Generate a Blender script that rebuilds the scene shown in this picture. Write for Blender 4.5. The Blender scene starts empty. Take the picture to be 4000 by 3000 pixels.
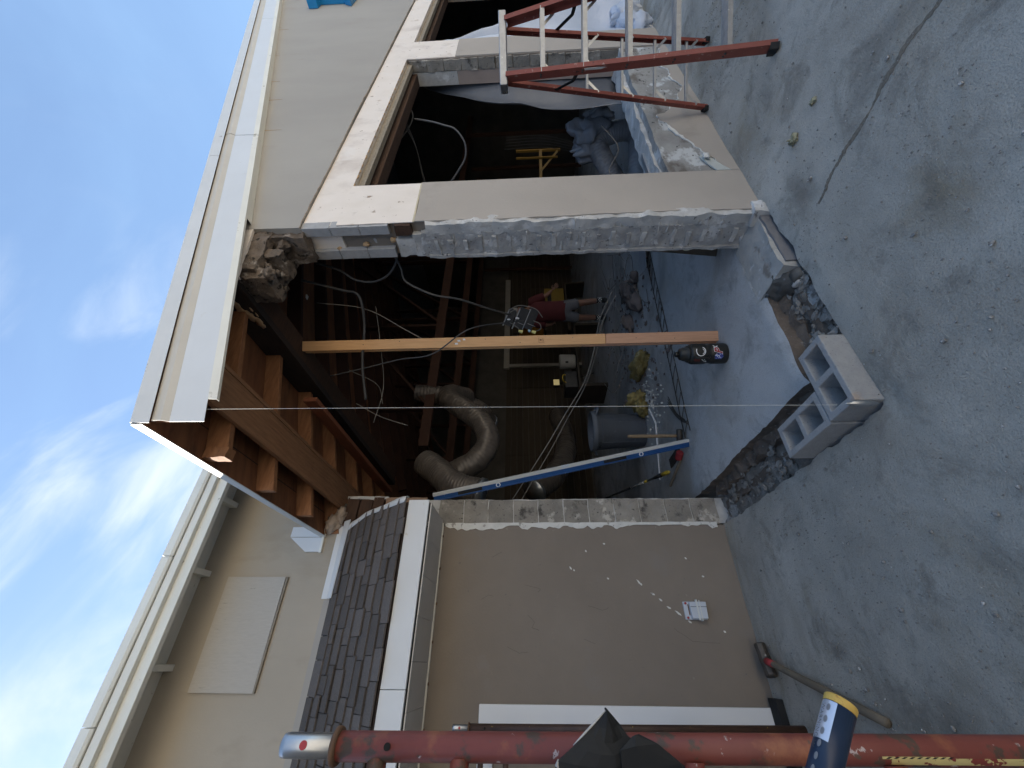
import bpy, math, random
from mathutils import Vector, Matrix, noise
R = math.radians
random.seed(7)
SC = bpy.context.scene
COL = SC.collection

# ------------------------------------------------------------------ camera, sky, sun, exposure
cam_d = bpy.data.cameras.new("camera")
cam_d.sensor_width = 36.0
cam_d.sensor_fit = 'HORIZONTAL'
cam_d.lens = 36.0 * 1582.1 / 4000.0
cam_d.clip_start = 0.02
cam_d.clip_end = 2000
cam = bpy.data.objects.new("camera", cam_d)
COL.objects.link(cam)
TH, PI_, RO = R(55.3278), R(2.5023), R(-1.1721)
fw = Vector((math.cos(TH)*math.cos(PI_), math.sin(TH)*math.cos(PI_), math.sin(PI_)))
rt = Vector((math.sin(TH), -math.cos(TH), 0))
up = rt.cross(fw)
r2 = rt*math.cos(RO) + up*math.sin(RO)
u2 = -rt*math.sin(RO) + up*math.cos(RO)
mx, my, mz = -u2, r2, -fw            # the phone was held on its side: picture-right is world-down
CAM = Vector((0, 0, 1.55))
cam.matrix_world = Matrix(((mx.x, my.x, mz.x, CAM.x), (mx.y, my.y, mz.y, CAM.y), (mx.z, my.z, mz.z, CAM.z), (0, 0, 0, 1)))
SC.camera = cam

SUN_AZ, SUN_EL = R(126), R(40)        # behind the building: every wall in view is in shade
world = bpy.data.worlds.new("World")
SC.world = world
world.use_nodes = True
wt = world.node_tree
wt.nodes.clear()
def wn(t, **k):
    n = wt.nodes.new(t)
    for a, b in k.items(): setattr(n, a, b)
    return n
wo = wn('ShaderNodeOutputWorld'); bg = wn('ShaderNodeBackground')
sky = wn('ShaderNodeTexSky', sky_type='NISHITA', sun_disc=False, sun_elevation=SUN_EL,
         sun_rotation=R(90) - SUN_AZ, air_density=1.0, dust_density=.5, ozone_density=1.8)
tc = wn('ShaderNodeTexCoord')
def cloud(scale, rot, st, det, dist, lo, hi):
    mp = wn('ShaderNodeMapping'); mp.inputs['Scale'].default_value = st; mp.inputs['Rotation'].default_value = rot
    cn = wn('ShaderNodeTexNoise'); cn.inputs['Scale'].default_value = scale; cn.inputs['Detail'].default_value = det; cn.inputs['Roughness'].default_value = .55; cn.inputs['Distortion'].default_value = dist
    mr = wn('ShaderNodeMapRange', interpolation_type='SMOOTHSTEP'); mr.inputs[1].default_value = lo; mr.inputs[2].default_value = hi
    wt.links.new(tc.outputs['Generated'], mp.inputs['Vector']); wt.links.new(mp.outputs['Vector'], cn.inputs['Vector']); wt.links.new(cn.outputs['Fac'], mr.inputs[0])
    return mr.outputs[0]
def mth(op, a, b):
    n = wn('ShaderNodeMath', operation=op)
    for i, v in enumerate((a, b)):
        if isinstance(v, (int, float)): n.inputs[i].default_value = v
        else: wt.links.new(v, n.inputs[i])
    return n.outputs[0]
veil = cloud(1.6, (R(20), R(-25), R(30)), (1, 1, 2.2), 6, .4, .25, .85)        # thin high haze everywhere
wisp = cloud(2.3, (R(10), R(-35), R(62)), (1, 2.4, 1.3), 10, 1.1, .44, .80)      # fluffier cloud bank on the sun's side
dt = wn('ShaderNodeVectorMath', operation='DOT_PRODUCT'); dt.inputs[1].default_value = (.20, .70, .685)
wt.links.new(tc.outputs['Generated'], dt.inputs[0])
nearb = wn('ShaderNodeMapRange', interpolation_type='SMOOTHSTEP'); nearb.inputs[1].default_value = .82; nearb.inputs[2].default_value = 1.0
wt.links.new(dt.outputs['Value'], nearb.inputs[0])
cover = mth('MULTIPLY', wisp, mth('ADD', mth('MULTIPLY', nearb.outputs[0], .95), .05))
hz = wn('ShaderNodeMix', data_type='RGBA'); hz.inputs[7].default_value = (1.35, 2.2, 3.5, 1)
cm = wn('ShaderNodeMix', data_type='RGBA'); cm.inputs[7].default_value = (3.4, 3.75, 4.2, 1)
wt.links.new(mth('ADD', mth('MULTIPLY', veil, .55), .25), hz.inputs[0])
wt.links.new(sky.outputs[0], hz.inputs[6])
wt.links.new(hz.outputs[2], cm.inputs[6])
wt.links.new(cover, cm.inputs[0])
wt.links.new(cm.outputs[2], bg.inputs['Color'])
bg.inputs['Strength'].default_value = 0.12
wt.links.new(bg.outputs[0], wo.inputs[0])

sl = bpy.data.lights.new("sun", 'SUN'); sl.energy = 4.8; sl.angle = R(.5); sl.color = (1, .93, .82)
so = bpy.data.objects.new("sun", sl); COL.objects.link(so)
sd = Vector((math.cos(SUN_EL)*math.cos(SUN_AZ), math.cos(SUN_EL)*math.sin(SUN_AZ), math.sin(SUN_EL)))
so.rotation_euler = (-sd).to_track_quat('-Z', 'Y').to_euler()
so.location = sd*60
SC.view_settings.view_transform = 'Standard'
SC.view_settings.look = 'None'
SC.view_settings.gamma = 1
SC.view_settings.use_curve_mapping = False
SC.view_settings.exposure = 1.32
SC.render.engine = 'CYCLES'
SC.cycles.use_denoising = True
SC.cycles.max_bounces = 8
SC.cycles.diffuse_bounces = 5

# ------------------------------------------------------------------ materials
MATS = {}
def mat(name, c1, c2=None, scale=5, rough=.85, bump=.2, bscale=45, bdist=.01, metallic=0.0, detail=7, stretch=(1, 1, 1),
        spots=(), rand=0.0, alpha=1.0, trans=0.0, emit=None, spec=.4, nrough=.6):
    m = bpy.data.materials.new(name); m.use_nodes = True
    nt = m.node_tree; N = nt.nodes; L = nt.links
    b = N['Principled BSDF']
    g = N.new('ShaderNodeNewGeometry'); mpn = N.new('ShaderNodeMapping'); mpn.inputs['Scale'].default_value = stretch
    L.new(g.outputs['Position'], mpn.inputs['Vector'])
    vec = mpn.outputs['Vector']
    def nz(s, d=detail, r=nrough):
        n = N.new('ShaderNodeTexNoise'); n.inputs['Scale'].default_value = s; n.inputs['Detail'].default_value = d; n.inputs['Roughness'].default_value = r
        L.new(vec, n.inputs['Vector']); return n.outputs['Fac']
    def mix(f, a, c):
        x = N.new('ShaderNodeMix'); x.data_type = 'RGBA'
        L.new(f, x.inputs[0])
        for k, v in ((6, a), (7, c)):
            if isinstance(v, tuple): x.inputs[k].default_value = (*v, 1)
            else: L.new(v, x.inputs[k])
        return x.outputs[2]
    def ramp(f, lo, hi):
        x = N.new('ShaderNodeMapRange'); x.inputs[1].default_value = lo; x.inputs[2].default_value = hi; L.new(f, x.inputs[0]); return x.outputs[0]
    col = mix(ramp(nz(scale), .3, .7), c1, c2 or c1)
    for s in spots:                     # (colour, scale, threshold, softness)
        col = mix(ramp(nz(s[1], 5), s[2], s[2] + s[3]), col, s[0])
    if rand:
        oi = N.new('ShaderNodeObjectInfo'); mr = N.new('ShaderNodeMapRange')
        mr.inputs[3].default_value = 1 - rand; mr.inputs[4].default_value = 1 + rand
        L.new(oi.outputs['Random'], mr.inputs[0])
        hv = N.new('ShaderNodeHueSaturation'); L.new(mr.outputs[0], hv.inputs['Value']); L.new(col, hv.inputs['Color']); col = hv.outputs['Color']
    L.new(col, b.inputs['Base Color'])
    b.inputs['Roughness'].default_value = rough
    b.inputs['Metallic'].default_value = metallic
    b.inputs['Specular IOR Level'].default_value = spec
    b.inputs['Alpha'].default_value = alpha
    b.inputs['Transmission Weight'].default_value = trans
    if emit:
        b.inputs['Emission Color'].default_value = (*emit[0], 1); b.inputs['Emission Strength'].default_value = emit[1]
    if bump:
        bp = N.new('ShaderNodeBump'); bp.inputs['Strength'].default_value = bump; bp.inputs['Distance'].default_value = bdist
        L.new(nz(bscale, 6, .65), bp.inputs['Height']); L.new(bp.outputs[0], b.inputs['Normal'])
    MATS[name] = m
    return m

STUCCO = mat('shaded_tan_stucco', (.215, .180, .147), (.25, .212, .174), 1.6, .9, .30, 70, .006, spots=[((.235, .207, .18), 2.3, .60, .12), ((.17, .155, .14), 26, .70, .02), ((.38, .345, .30), 9, .68, .1)])  # same stucco as the pier and gable; awning shade is in this darker colour
STUCCO_PIER = mat('pier_tan_stucco', (.40, .355, .305), (.45, .40, .345), 1.6, .9, .30, 70, .006, spots=[((.34, .30, .255), 2.3, .60, .16), ((.27, .24, .21), 30, .72, .02)])  # lighter copy of the same stucco, without the awning's shade
STUCCO_UP = mat('upper_tan_stucco', (.355, .327, .288), (.40, .37, .325), 1.0, .9, .22, 90, .004, stretch=(1.6, 1.6, .7), spots=[((.34, .295, .245), 1.6, .60, .2), ((.33, .29, .25), 40, .72, .02)])
CREAM = mat('old_cream_paint', (.87, .78, .69), (.80, .71, .61), 5, .8, .25, 30, .006, stretch=(1, 1, .7), spots=[((.45, .33, .22), 6, .62, .12), ((.34, .24, .16), 17, .66, .04), ((.62, .53, .45), 2.2, .54, .15), ((.16, .12, .09), 19, .70, .03), ((.86, .80, .73), 3, .60, .15)])
RUSTRUN = mat('rust_run_stain', (.42, .30, .18), (.33, .22, .12), 30, .9, 0)
PEEL = mat('peeling_white_plaster', (.74, .73, .69), (.60, .59, .55), 12, .9, .5, 40, .01, spots=[((.36, .34, .31), 22, .60, .06)])
PLASTERGREY = mat('dusty_grey_plaster', (.60, .585, .555), (.42, .41, .39), 9, .95, .6, 45, .012, spots=[((.68, .67, .65), 6, .56, .08), ((.22, .21, .20), 24, .64, .05)])
BLOCKGREY = mat('clean_grey_block', (.44, .435, .43), (.37, .365, .36), 25, .95, .5, 160, .006, spots=[((.25, .245, .24), 140, .66, .04)])
BLOCKNEW = mat('new_grey_block', (.40, .395, .385), (.34, .335, .33), 30, .95, .75, 170, .008, spots=[((.23, .225, .22), 120, .62, .05), ((.42, .33, .26), 5, .60, .1)])
BLOCKOLD = mat('stained_old_block', (.35, .32, .275), (.22, .20, .172), 7, .95, .7, 70, .012, rand=.16, spots=[((.085, .077, .068), 9, .56, .10), ((.50, .46, .40), 8, .60, .06), ((.09, .08, .07), 45, .63, .04)])
MORTAR = mat('brown_mortar_and_dirt', (.20, .158, .125), (.10, .08, .064), 11, .97, .9, 60, .02, spots=[((.24, .21, .18), 30, .62, .05)])
WETCON = mat('damp_dark_concrete', (.075, .070, .062), (.12, .112, .10), 10, .6, .6, 40, .01, spots=[((.22, .22, .22), 9, .66, .03)])
WHITE = mat('white_metal', (.72, .73, .725), (.68, .685, .675), 3, .45, .03, 12, .004, spots=[((.62, .60, .55), 11, .68, .06)])
GREYMETAL = mat('weathered_white_metal', (.70, .70, .68), (.64, .64, .62), 5, .45, .04, 12, .004, spots=[((.36, .33, .28), 9, .70, .04)])
CREAMTRIM = mat('cream_trim_paint', (.82, .80, .71), (.76, .735, .65), 4, .6, .06, 20, .004, spots=[((.48, .45, .37), 14, .66, .06)])
WHITEDOOR = mat('white_door_paint', (.80, .81, .82), (.76, .77, .78), 3, .4, .02, 20, .003)
SOFFITV = mat('beige_vinyl_soffit', (.60, .57, .53), (.55, .52, .48), 4, .6, .03, 30, .003)
PLYPANEL = mat('painted_plywood_panel', (.50, .46, .40), (.45, .41, .355), 5, .8, .25, 30, .004, stretch=(40, 5, 4), spots=[((.30, .27, .23), 2.0, .685, .03)])
PLYDECK = mat('roof_deck_plywood', (.27, .115, .048), (.16, .062, .028), 3, .8, .25, 25, .005, stretch=(1, 6, 1), spots=[((.11, .05, .025), 4, .57, .15)])
RAFTER = mat('reddish_rafter_wood', (.37, .17, .075), (.23, .098, .042), 4, .75, .3, 30, .005, stretch=(2, 12, 12), spots=[((.09, .045, .025), 5, .66, .05)])
PLATE = mat('brown_plate_wood', (.33, .17, .085), (.22, .105, .05), 4, .75, .3, 30, .005, stretch=(14, 1.5, 14), spots=[((.08, .045, .03), 8, .67, .04)])
DARKWOOD = mat('near_black_wood', (.030, .022, .018), (.05, .034, .026), 6, .85, .3, 30, .006, stretch=(12, 1.5, 12))  # near-black grain for the beam, deck seams and awning deck
OLDWOOD = mat('old_dark_plate_wood', (.085, .045, .027), (.05, .028, .018), 5, .85, .3, 30, .006, stretch=(1.5, 12, 12))
RAWWOOD = mat('torn_raw_wood', (.62, .43, .25), (.48, .31, .165), 20, .9, .5, 40, .006)
STUD = mat('new_stud_wood', (.70, .415, .20), (.60, .33, .15), 6, .7, .15, 30, .003, stretch=(14, 14, 1.2), spots=[((.25, .11, .05), 7, .705, .015)])
STUD2 = mat('pinkish_stud_wood', (.60, .345, .215), (.49, .27, .165), 6, .7, .15, 30, .003, stretch=(14, 14, 1.2), spots=[((.12, .06, .04), 7, .69, .02)])
HANDLEWOOD = mat('hammer_handle_wood', (.33, .235, .135), (.24, .165, .095), 8, .7, .2, 30, .003, stretch=(6, 6, 6))
GREYWOOD = mat('weathered_plank_wood', (.34, .29, .22), (.24, .20, .15), 6, .85, .35, 40, .004, stretch=(4, 4, 14), spots=[((.10, .08, .06), 12, .62, .06)])
SHINGLE = mat('brown_grey_shingle', (.150, .130, .115), (.11, .095, .085), 90, .95, .9, 260, .005, rand=.2, spots=[((.20, .17, .165), 190, .62, .04)])
REDFIBRE = mat('red_fibreglass', (.30, .082, .058), (.225, .06, .043), 8, .6, .12, 60, .003, spots=[((.42, .24, .20), 26, .62, .06), ((.38, .30, .27), 70, .70, .02), ((.13, .05, .04), 18, .68, .04)])
ALU = mat('dull_aluminium', (.44, .445, .45), (.34, .345, .35), 9, .5, .1, 40, .003, metallic=.75, stretch=(3, 3, 3), spots=[((.38, .33, .27), 22, .66, .05), ((.62, .62, .61), 13, .66, .04)])
REDPAINT = mat('worn_red_scaffold_paint', (.215, .058, .041), (.165, .043, .031), 9, .5, .14, 50, .003, spots=[((.085, .055, .038), 16, .55, .05), ((.46, .36, .33), 30, .66, .02), ((.30, .105, .05), 10, .56, .12), ((.12, .07, .05), 60, .66, .03)])
YELLOWPAINT = mat('chipped_yellow_label', (.62, .50, .20), (.52, .42, .18), 20, .7, .2, 60, .002, spots=[((.20, .04, .03), 42, .56, .02)])
DARKPAINT = mat('dark_brown_scaffold_paint', (.050, .028, .020), (.08, .045, .03), 14, .5, .15, 50, .003, spots=[((.45, .30, .06), 48, .68, .02)])
GALV = mat('galvanised_steel', (.50, .51, .52), (.38, .39, .40), 16, .33, .08, 40, .002, metallic=.85, spots=[((.30, .22, .15), 14, .68, .06)])
RUST = mat('rusty_steel', (.20, .115, .065), (.12, .07, .045), 22, .75, .4, 60, .003, metallic=.35)
BLACK = mat('black_membrane', (.012, .0125, .013), (.018, .0185, .019), 10, .75, .15, 60, .004)
BLACKEDGE = mat('pale_membrane_edge', (.55, .53, .50), (.30, .29, .27), 60, .8, .3, 90, .003)
BLUEPL = mat('bright_blue_plastic', (.015, .235, .50), (.013, .215, .46), 4, .35, .02, 20, .002)
BLUELEV = mat('blue_level_paint', (.022, .085, .25), (.018, .07, .205), 8, .35, .03, 30, .002, spots=[((.20, .26, .40), 30, .70, .02)])
LEVWHITE = mat('pale_level_edge', (.62, .62, .60), (.54, .54, .52), 8, .4, .05, 30, .002)
GREYBIN = mat('grey_bin_plastic', (.135, .155, .185), (.11, .125, .15), 6, .5, .08, 40, .003, spots=[((.20, .22, .25), 15, .64, .08)])
DUCT = mat('grey_foil_duct', (.145, .125, .108), (.10, .086, .074), 9, .36, .35, 26, .008, metallic=.25)
PLASTIC = mat('milky_plastic_sheet', (.72, .76, .84), (.60, .66, .76), 3, .30, .35, 7, .03, alpha=.80, spec=.6)
BAG = mat('grey_plastic_bag', (.50, .52, .56), (.40, .42, .46), 5, .3, .5, 14, .02, alpha=.9, spec=.6)
CABLE = mat('grey_cable_sheath', (.105, .10, .093), (.075, .07, .066), 10, .5, 0)
CABLELT = mat('dusty_white_cable', (.25, .23, .20), (.19, .175, .155), 10, .6, 0)
CABLEBK = mat('black_cable', (.045, .045, .046), (.07, .07, .07), 10, .5, 0)
STRING = mat('white_mason_line', (.70, .68, .62), None, 10, .8, 0)
INSUL = mat('yellow_insulation', (.50, .40, .155), (.27, .215, .085), 14, .98, 1.0, 60, .03, spots=[((.62, .55, .33), 20, .60, .06)])
PINKINS = mat('pale_insulation', (.58, .46, .36), (.44, .34, .26), 14, .98, 1.0, 50, .02)
FOAM = mat('yellow_foam', (.42, .40, .27), (.34, .32, .21), 30, .95, .7, 80, .01)
BOTTLE = mat('black_jug_plastic', (.016, .0165, .015), (.022, .022, .02), 8, .42, .06, 60, .002)
STWHITE = mat('sticker_white', (.78, .78, .78), None, 5, .5, 0)
STRED = mat('sticker_red', (.33, .022, .03), None, 5, .5, 0)
STBLUE = mat('sticker_blue', (.035, .05, .24), (.05, .07, .30), 20, .5, 0, spots=[((.6, .62, .72), 75, .56, .02)])
STGREEN = mat('sticker_green', (.05, .10, .06), None, 5, .5, 0)
BOXGREY = mat('grey_pvc_box', (.56, .60, .66), (.50, .54, .60), 6, .4, .03, 30, .002)
DARKBOX = mat('dark_steel_box', (.040, .040, .041), (.065, .065, .066), 12, .45, .15, 50, .003, metallic=.3)
EDGEWEAR = mat('worn_bare_edge', (.46, .46, .45), (.36, .36, .35), 15, .5, 0, metallic=.4)
YELLOW = mat('yellow_plastic', (.75, .52, .06), (.66, .46, .05), 10, .5, 0)
PALEYEL = mat('pale_yellow_nut', (.85, .76, .28), None, 10, .4, 0)
ORANGEYEL = mat('yellow_steel_paint', (.36, .215, .05), (.28, .165, .04), 12, .5, .1, 40, .002)
YELBOX = mat('yellow_carton', (.25, .165, .03), (.21, .14, .025), 6, .7, .05, 30, .002)
ORABOX = mat('orange_carton', (.46, .20, .02), (.40, .17, .018), 6, .7, .05, 30, .002)
PAPER = mat('printed_paper', (.58, .57, .54), None, 6, .7, 0)
INK = mat('black_print', (.02, .02, .02), None, 6, .7, 0)
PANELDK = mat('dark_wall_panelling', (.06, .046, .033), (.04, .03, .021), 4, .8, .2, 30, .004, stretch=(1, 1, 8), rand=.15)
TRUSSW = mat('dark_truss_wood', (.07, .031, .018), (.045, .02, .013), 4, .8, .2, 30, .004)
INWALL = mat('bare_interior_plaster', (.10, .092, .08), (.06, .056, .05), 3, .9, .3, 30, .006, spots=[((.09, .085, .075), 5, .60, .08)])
INGREY = mat('pale_interior_trim', (.40, .38, .34), (.33, .31, .28), 5, .7, .1, 30, .003)
SKIN = mat('skin', (.27, .145, .10), (.235, .125, .085), 10, .55, .03, 60, .002)
SHIRT = mat('maroon_cotton', (.095, .02, .023), (.08, .017, .02), 10, .9, .2, 60, .004)
SHORTS = mat('grey_shorts_cloth', (.15, .155, .175), (.13, .135, .15), 10, .9, .2, 60, .004)
SHOE = mat('dark_shoe', (.035, .033, .032), (.05, .047, .045), 10, .7, .1, 50, .003)
HAIR = mat('grey_cap_cloth', (.34, .33, .32), (.27, .265, .255), 10, .85, .2, 50, .003)
SHEETM = mat('grey_sheet_metal', (.40, .42, .45), (.33, .35, .38), 6, .4, .08, 20, .004, metallic=.5)
CLOTHBR = mat('dusty_brown_debris', (.20, .165, .15), (.14, .115, .105), 9, .95, .5, 40, .01)
HOLEDK = mat('dark_hole', (.01, .009, .008), None, 5, .9, 0)
REDHEAD = mat('red_tool_paint', (.40, .045, .05), (.30, .035, .04), 15, .6, .15, 40, .003)
STEELDK = mat('dark_tool_steel', (.12, .105, .09), (.075, .065, .055), 18, .55, .3, 50, .003, metallic=.5, spots=[((.36, .33, .29), 14, .64, .05)])
PALEBLUE = mat('silver_label_film', (.62, .66, .74), (.55, .59, .68), 8, .25, 0, metallic=.5)
NAVY = mat('navy_grip_sleeve', (.014, .026, .055), (.018, .034, .07), 8, .35, .08, 80, .001)
GLASSVIAL = mat('vial_liquid', (.45, .62, .12), None, 5, .15, 0)
LAMPLENS = mat('lit_work_lamp', (.5, .42, .2), None, 5, .4, 0, emit=((1, .80, .36), .10))
ROOFTOP = mat('grey_roof_felt', (.12, .12, .12), (.09, .09, .09), 8, .95, .3, 60, .005)
CHECK = mat('checkered_sock', (.025, .025, .025), None, 5, .9, 0)

# ground: dusty concrete with sandy patches, pits and pale dust
def ground_mat(name, base, light, sandy, dark):
    m = bpy.data.materials.new(name); m.use_nodes = True
    nt = m.node_tree; N = nt.nodes; L = nt.links; b = N['Principled BSDF']
    g = N.new('ShaderNodeNewGeometry')
    def nz(s, d=6, r=.6, dist=0):
        n = N.new('ShaderNodeTexNoise'); n.inputs['Scale'].default_value = s; n.inputs['Detail'].default_value = d
        n.inputs['Roughness'].default_value = r; n.inputs['Distortion'].default_value = dist
        L.new(g.outputs['Position'], n.inputs['Vector']); return n.outputs['Fac']
    def rp(f, lo, hi, a=0, c=1):
        x = N.new('ShaderNodeMapRange'); x.inputs[1].default_value = lo; x.inputs[2].default_value = hi
        x.inputs[3].default_value = a; x.inputs[4].default_value = c; L.new(f, x.inputs[0]); return x.outputs[0]
    def mix(f, a, c):
        x = N.new('ShaderNodeMix'); x.data_type = 'RGBA'; L.new(f, x.inputs[0])
        for k, v in ((6, a), (7, c)):
            if isinstance(v, tuple): x.inputs[k].default_value = (*v, 1)
            else: L.new(v, x.inputs[k])
        return x.outputs[2]
    def mul(a, c):
        x = N.new('ShaderNodeMath'); x.operation = 'MULTIPLY'; L.new(a, x.inputs[0]); L.new(c, x.inputs[1]); return x.outputs[0]
    c = mix(rp(nz(1.0, 9, .66, .5), .38, .62), base, light)
    c = mix(rp(nz(.8, 8, .65, .8), .51, .64, 0, .9), c, sandy)
    c = mix(rp(nz(3.1, 9, .72, .5), .52, .66, 0, .75), c, dark)
    c = mix(rp(nz(9, 8, .75), .55, .72, 0, .55), c, light)
    grit = rp(nz(.9, 5, .6), .45, .66)
    c = mix(rp(nz(.55, 7, .6, 1.2), .53, .63, 0, .8), c, dark)
    c = mix(mul(rp(nz(62, 4, .7), .61, .68, 0, .7), grit), c, (.05, .048, .044))
    c = mix(rp(nz(48, 4, .7), .69, .73, 0, .8), c, (.46, .455, .44))
    c = mix(rp(nz(150, 3, .7), .50, .68, 0, .45), c, dark)
    c = mix(rp(nz(190, 3, .7), .60, .72, 0, .4), c, light)
    L.new(c, b.inputs['Base Color'])
    b.inputs['Roughness'].default_value = .92
    b.inputs['Specular IOR Level'].default_value = .3
    bp = N.new('ShaderNodeBump'); bp.inputs['Strength'].default_value = .9; bp.inputs['Distance'].default_value = .010
    h = N.new('ShaderNodeMath'); h.operation = 'ADD'; L.new(nz(120, 5, .7), h.inputs[0]); L.new(nz(18, 6, .7), h.inputs[1])
    L.new(h.outputs[0], bp.inputs['Height']); L.new(bp.outputs[0], b.inputs['Normal'])
    return m
GROUND = ground_mat('dusty_concrete', (.40, .375, .325), (.57, .545, .485), (.33, .28, .20), (.215, .20, .17))
SLAB = ground_mat('dusty_floor_slab', (.48, .485, .48), (.60, .605, .60), (.44, .415, .37), (.30, .297, .285))

# ------------------------------------------------------------------ mesh helpers
class MB:
    def __init__(s): s.v = []; s.f = []; s.mi = []; s.m = 0
    def add(s, vs, fs):
        o = len(s.v); s.v += [tuple(p) for p in vs]
        for f in fs: s.f.append(tuple(i + o for i in f)); s.mi.append(s.m)
        return s
    def box(s, lo, hi):
        x0, y0, z0 = lo; x1, y1, z1 = hi
        return s.add([(x0, y0, z0), (x1, y0, z0), (x1, y1, z0), (x0, y1, z0), (x0, y0, z1), (x1, y0, z1), (x1, y1, z1), (x0, y1, z1)],
                     [(3, 2, 1, 0), (4, 5, 6, 7), (0, 1, 5, 4), (1, 2, 6, 5), (2, 3, 7, 6), (3, 0, 4, 7)])
    def hexa(s, p):
        return s.add(p, [(3, 2, 1, 0), (4, 5, 6, 7), (0, 1, 5, 4), (1, 2, 6, 5), (2, 3, 7, 6), (3, 0, 4, 7)])
    def beam(s, a, b, w, h, upv=(0, 0, 1)):       # rectangular bar from a to b: w along side, h along upv
        a = Vector(a); b = Vector(b); d = (b - a).normalized(); side = d.cross(Vector(upv))
        if side.length < 1e-4: side = d.cross(Vector((1, 0, 0)))
        side.normalize(); u = side.cross(d).normalized()
        q = [(-1, -1), (1, -1), (1, 1), (-1, 1)]
        return s.hexa([e + side*(w/2*i) + u*(h/2*j) for e in (a, b) for i, j in q])
    def tube(s, pts, r, seg=8, cap=True):
        pts = [Vector(p) for p in pts]; n = len(pts)
        rs = r if isinstance(r, (list, tuple)) else [r]*n
        t0 = (pts[1] - pts[0]).normalized()
        ref = t0.orthogonal().normalized(); vs = []
        for i, p in enumerate(pts):
            t = (pts[min(i+1, n-1)] - pts[max(i-1, 0)])
            t = t.normalized() if t.length > 1e-9 else t0
            ref = (ref - t*ref.dot(t)); ref = ref.normalized() if ref.length > 1e-6 else t.orthogonal().normalized()
            bn = t.cross(ref)
            for k in range(seg):
                a = 2*math.pi*k/seg; vs.append(p + (ref*math.cos(a) + bn*math.sin(a))*rs[i])
        fs = [(i*seg + k, i*seg + (k+1) % seg, (i+1)*seg + (k+1) % seg, (i+1)*seg + k) for i in range(n-1) for k in range(seg)]
        if cap: fs += [tuple(range(seg-1, -1, -1)), tuple((n-1)*seg + k for k in range(seg))]
        return s.add(vs, fs)
    def lathe(s, prof, c=(0, 0, 0), seg=24, cap=True):   # prof: (radius, z)
        vs = []; n = len(prof)
        for r, z in prof:
            for k in range(seg):
                a = 2*math.pi*k/seg; vs.append((c[0] + r*math.cos(a), c[1] + r*math.sin(a), c[2] + z))
        fs = [(i*seg + k, i*seg + (k+1) % seg, (i+1)*seg + (k+1) % seg, (i+1)*seg + k) for i in range(n-1) for k in range(seg)]
        if cap: fs += [tuple(range(seg-1, -1, -1)), tuple((n-1)*seg + k for k in range(seg))]
        return s.add(vs, fs)
    def prism(s, poly, d):                           # poly: 3-D points, d: extrusion vector
        d = Vector(d); p = [Vector(q) for q in poly]; n = len(p)
        return s.add(p + [q + d for q in p], [tuple(range(n-1, -1, -1)), tuple(range(n, 2*n))] + [(i, (i+1) % n, n + (i+1) % n, n + i) for i in range(n)])
    def rough(s, lo, hi, step, amp, freq, seed=0):   # box with an uneven broken surface
        lo = Vector(lo); hi = Vector(hi); nn = [max(1, round((hi[i]-lo[i])/step)) for i in range(3)]; o = Vector((seed*3.7, seed*1.3, seed*2.9))
        def P(i, j, k):
            p = Vector((lo.x + (hi.x-lo.x)*i/nn[0], lo.y + (hi.y-lo.y)*j/nn[1], lo.z + (hi.z-lo.z)*k/nn[2]))
            return p + Vector(noise.noise_vector(p*freq + o))*amp + Vector(noise.noise_vector(p*freq*3.1 + o))*amp*.35
        for ax in range(3):
            a, b = [(1, 2), (2, 0), (0, 1)][ax]
            for side in (0, 1):
                vs = []
                for u in range(nn[a]+1):
                    for w in range(nn[b]+1):
                        q = [0, 0, 0]; q[ax] = side*nn[ax]; q[a] = u; q[b] = w; vs.append(P(*q))
                W = nn[b]+1; fs = []
                for u in range(nn[a]):
                    for w in range(nn[b]):
                        f = (u*W+w, (u+1)*W+w, (u+1)*W+w+1, u*W+w+1); fs.append(f if side else f[::-1])
                s.add(vs, fs)
        return s
    def blob(s, c, r, amp=.35, freq=3, seed=0, n=10, m=7):  # lumpy ball, r may be 3 radii
        c = Vector(c); r = Vector((r, r, r)) if not hasattr(r, '__len__') else Vector(r); vs = []
        for i in range(m+1):
            t = math.pi*i/m
            for k in range(n):
                a = 2*math.pi*k/n; d = Vector((math.sin(t)*math.cos(a), math.sin(t)*math.sin(a), math.cos(t)))
                q = 1 + amp*noise.noise(d*freq*.6 + Vector((seed*7.1, seed*3.3, seed)))
                vs.append(c + Vector((d.x*r.x, d.y*r.y, d.z*r.z))*q)
        return s.add(vs, [(i*n+k, (i+1)*n+k, (i+1)*n+(k+1) % n, i*n+(k+1) % n) for i in range(m) for k in range(n)])
    def sheet(s, rows, thick=None):                  # rows: grid of points
        W = len(rows[0]); vs = [p for r in rows for p in r]
        return s.add(vs, [(i*W+j, i*W+j+1, (i+1)*W+j+1, (i+1)*W+j) for i in range(len(rows)-1) for j in range(W-1)])
    def mesh(s, name, off=(0, 0, 0), smooth=False):
        me = bpy.data.meshes.new(name); o = Vector(off)
        me.from_pydata([tuple(Vector(p) - o) for p in s.v], [], s.f)
        me.polygons.foreach_set('material_index', s.mi)
        if smooth: me.polygons.foreach_set('use_smooth', [True]*len(me.polygons))
        me.update(); return me

def cat(pts, n=8):                                   # smooth curve through points
    P = [Vector(p) for p in pts]; P = [P[0]*2 - P[1]] + P + [P[-1]*2 - P[-2]]; out = []
    for i in range(1, len(P)-2):
        a, b, c, d = P[i-1:i+3]
        for k in range(n):
            t = k/n; out.append(.5*((2*b) + (c-a)*t + (2*a-5*b+4*c-d)*t*t + (3*b-a-3*c+d)*t**3))
    out.append(P[-2]); return out

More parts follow.
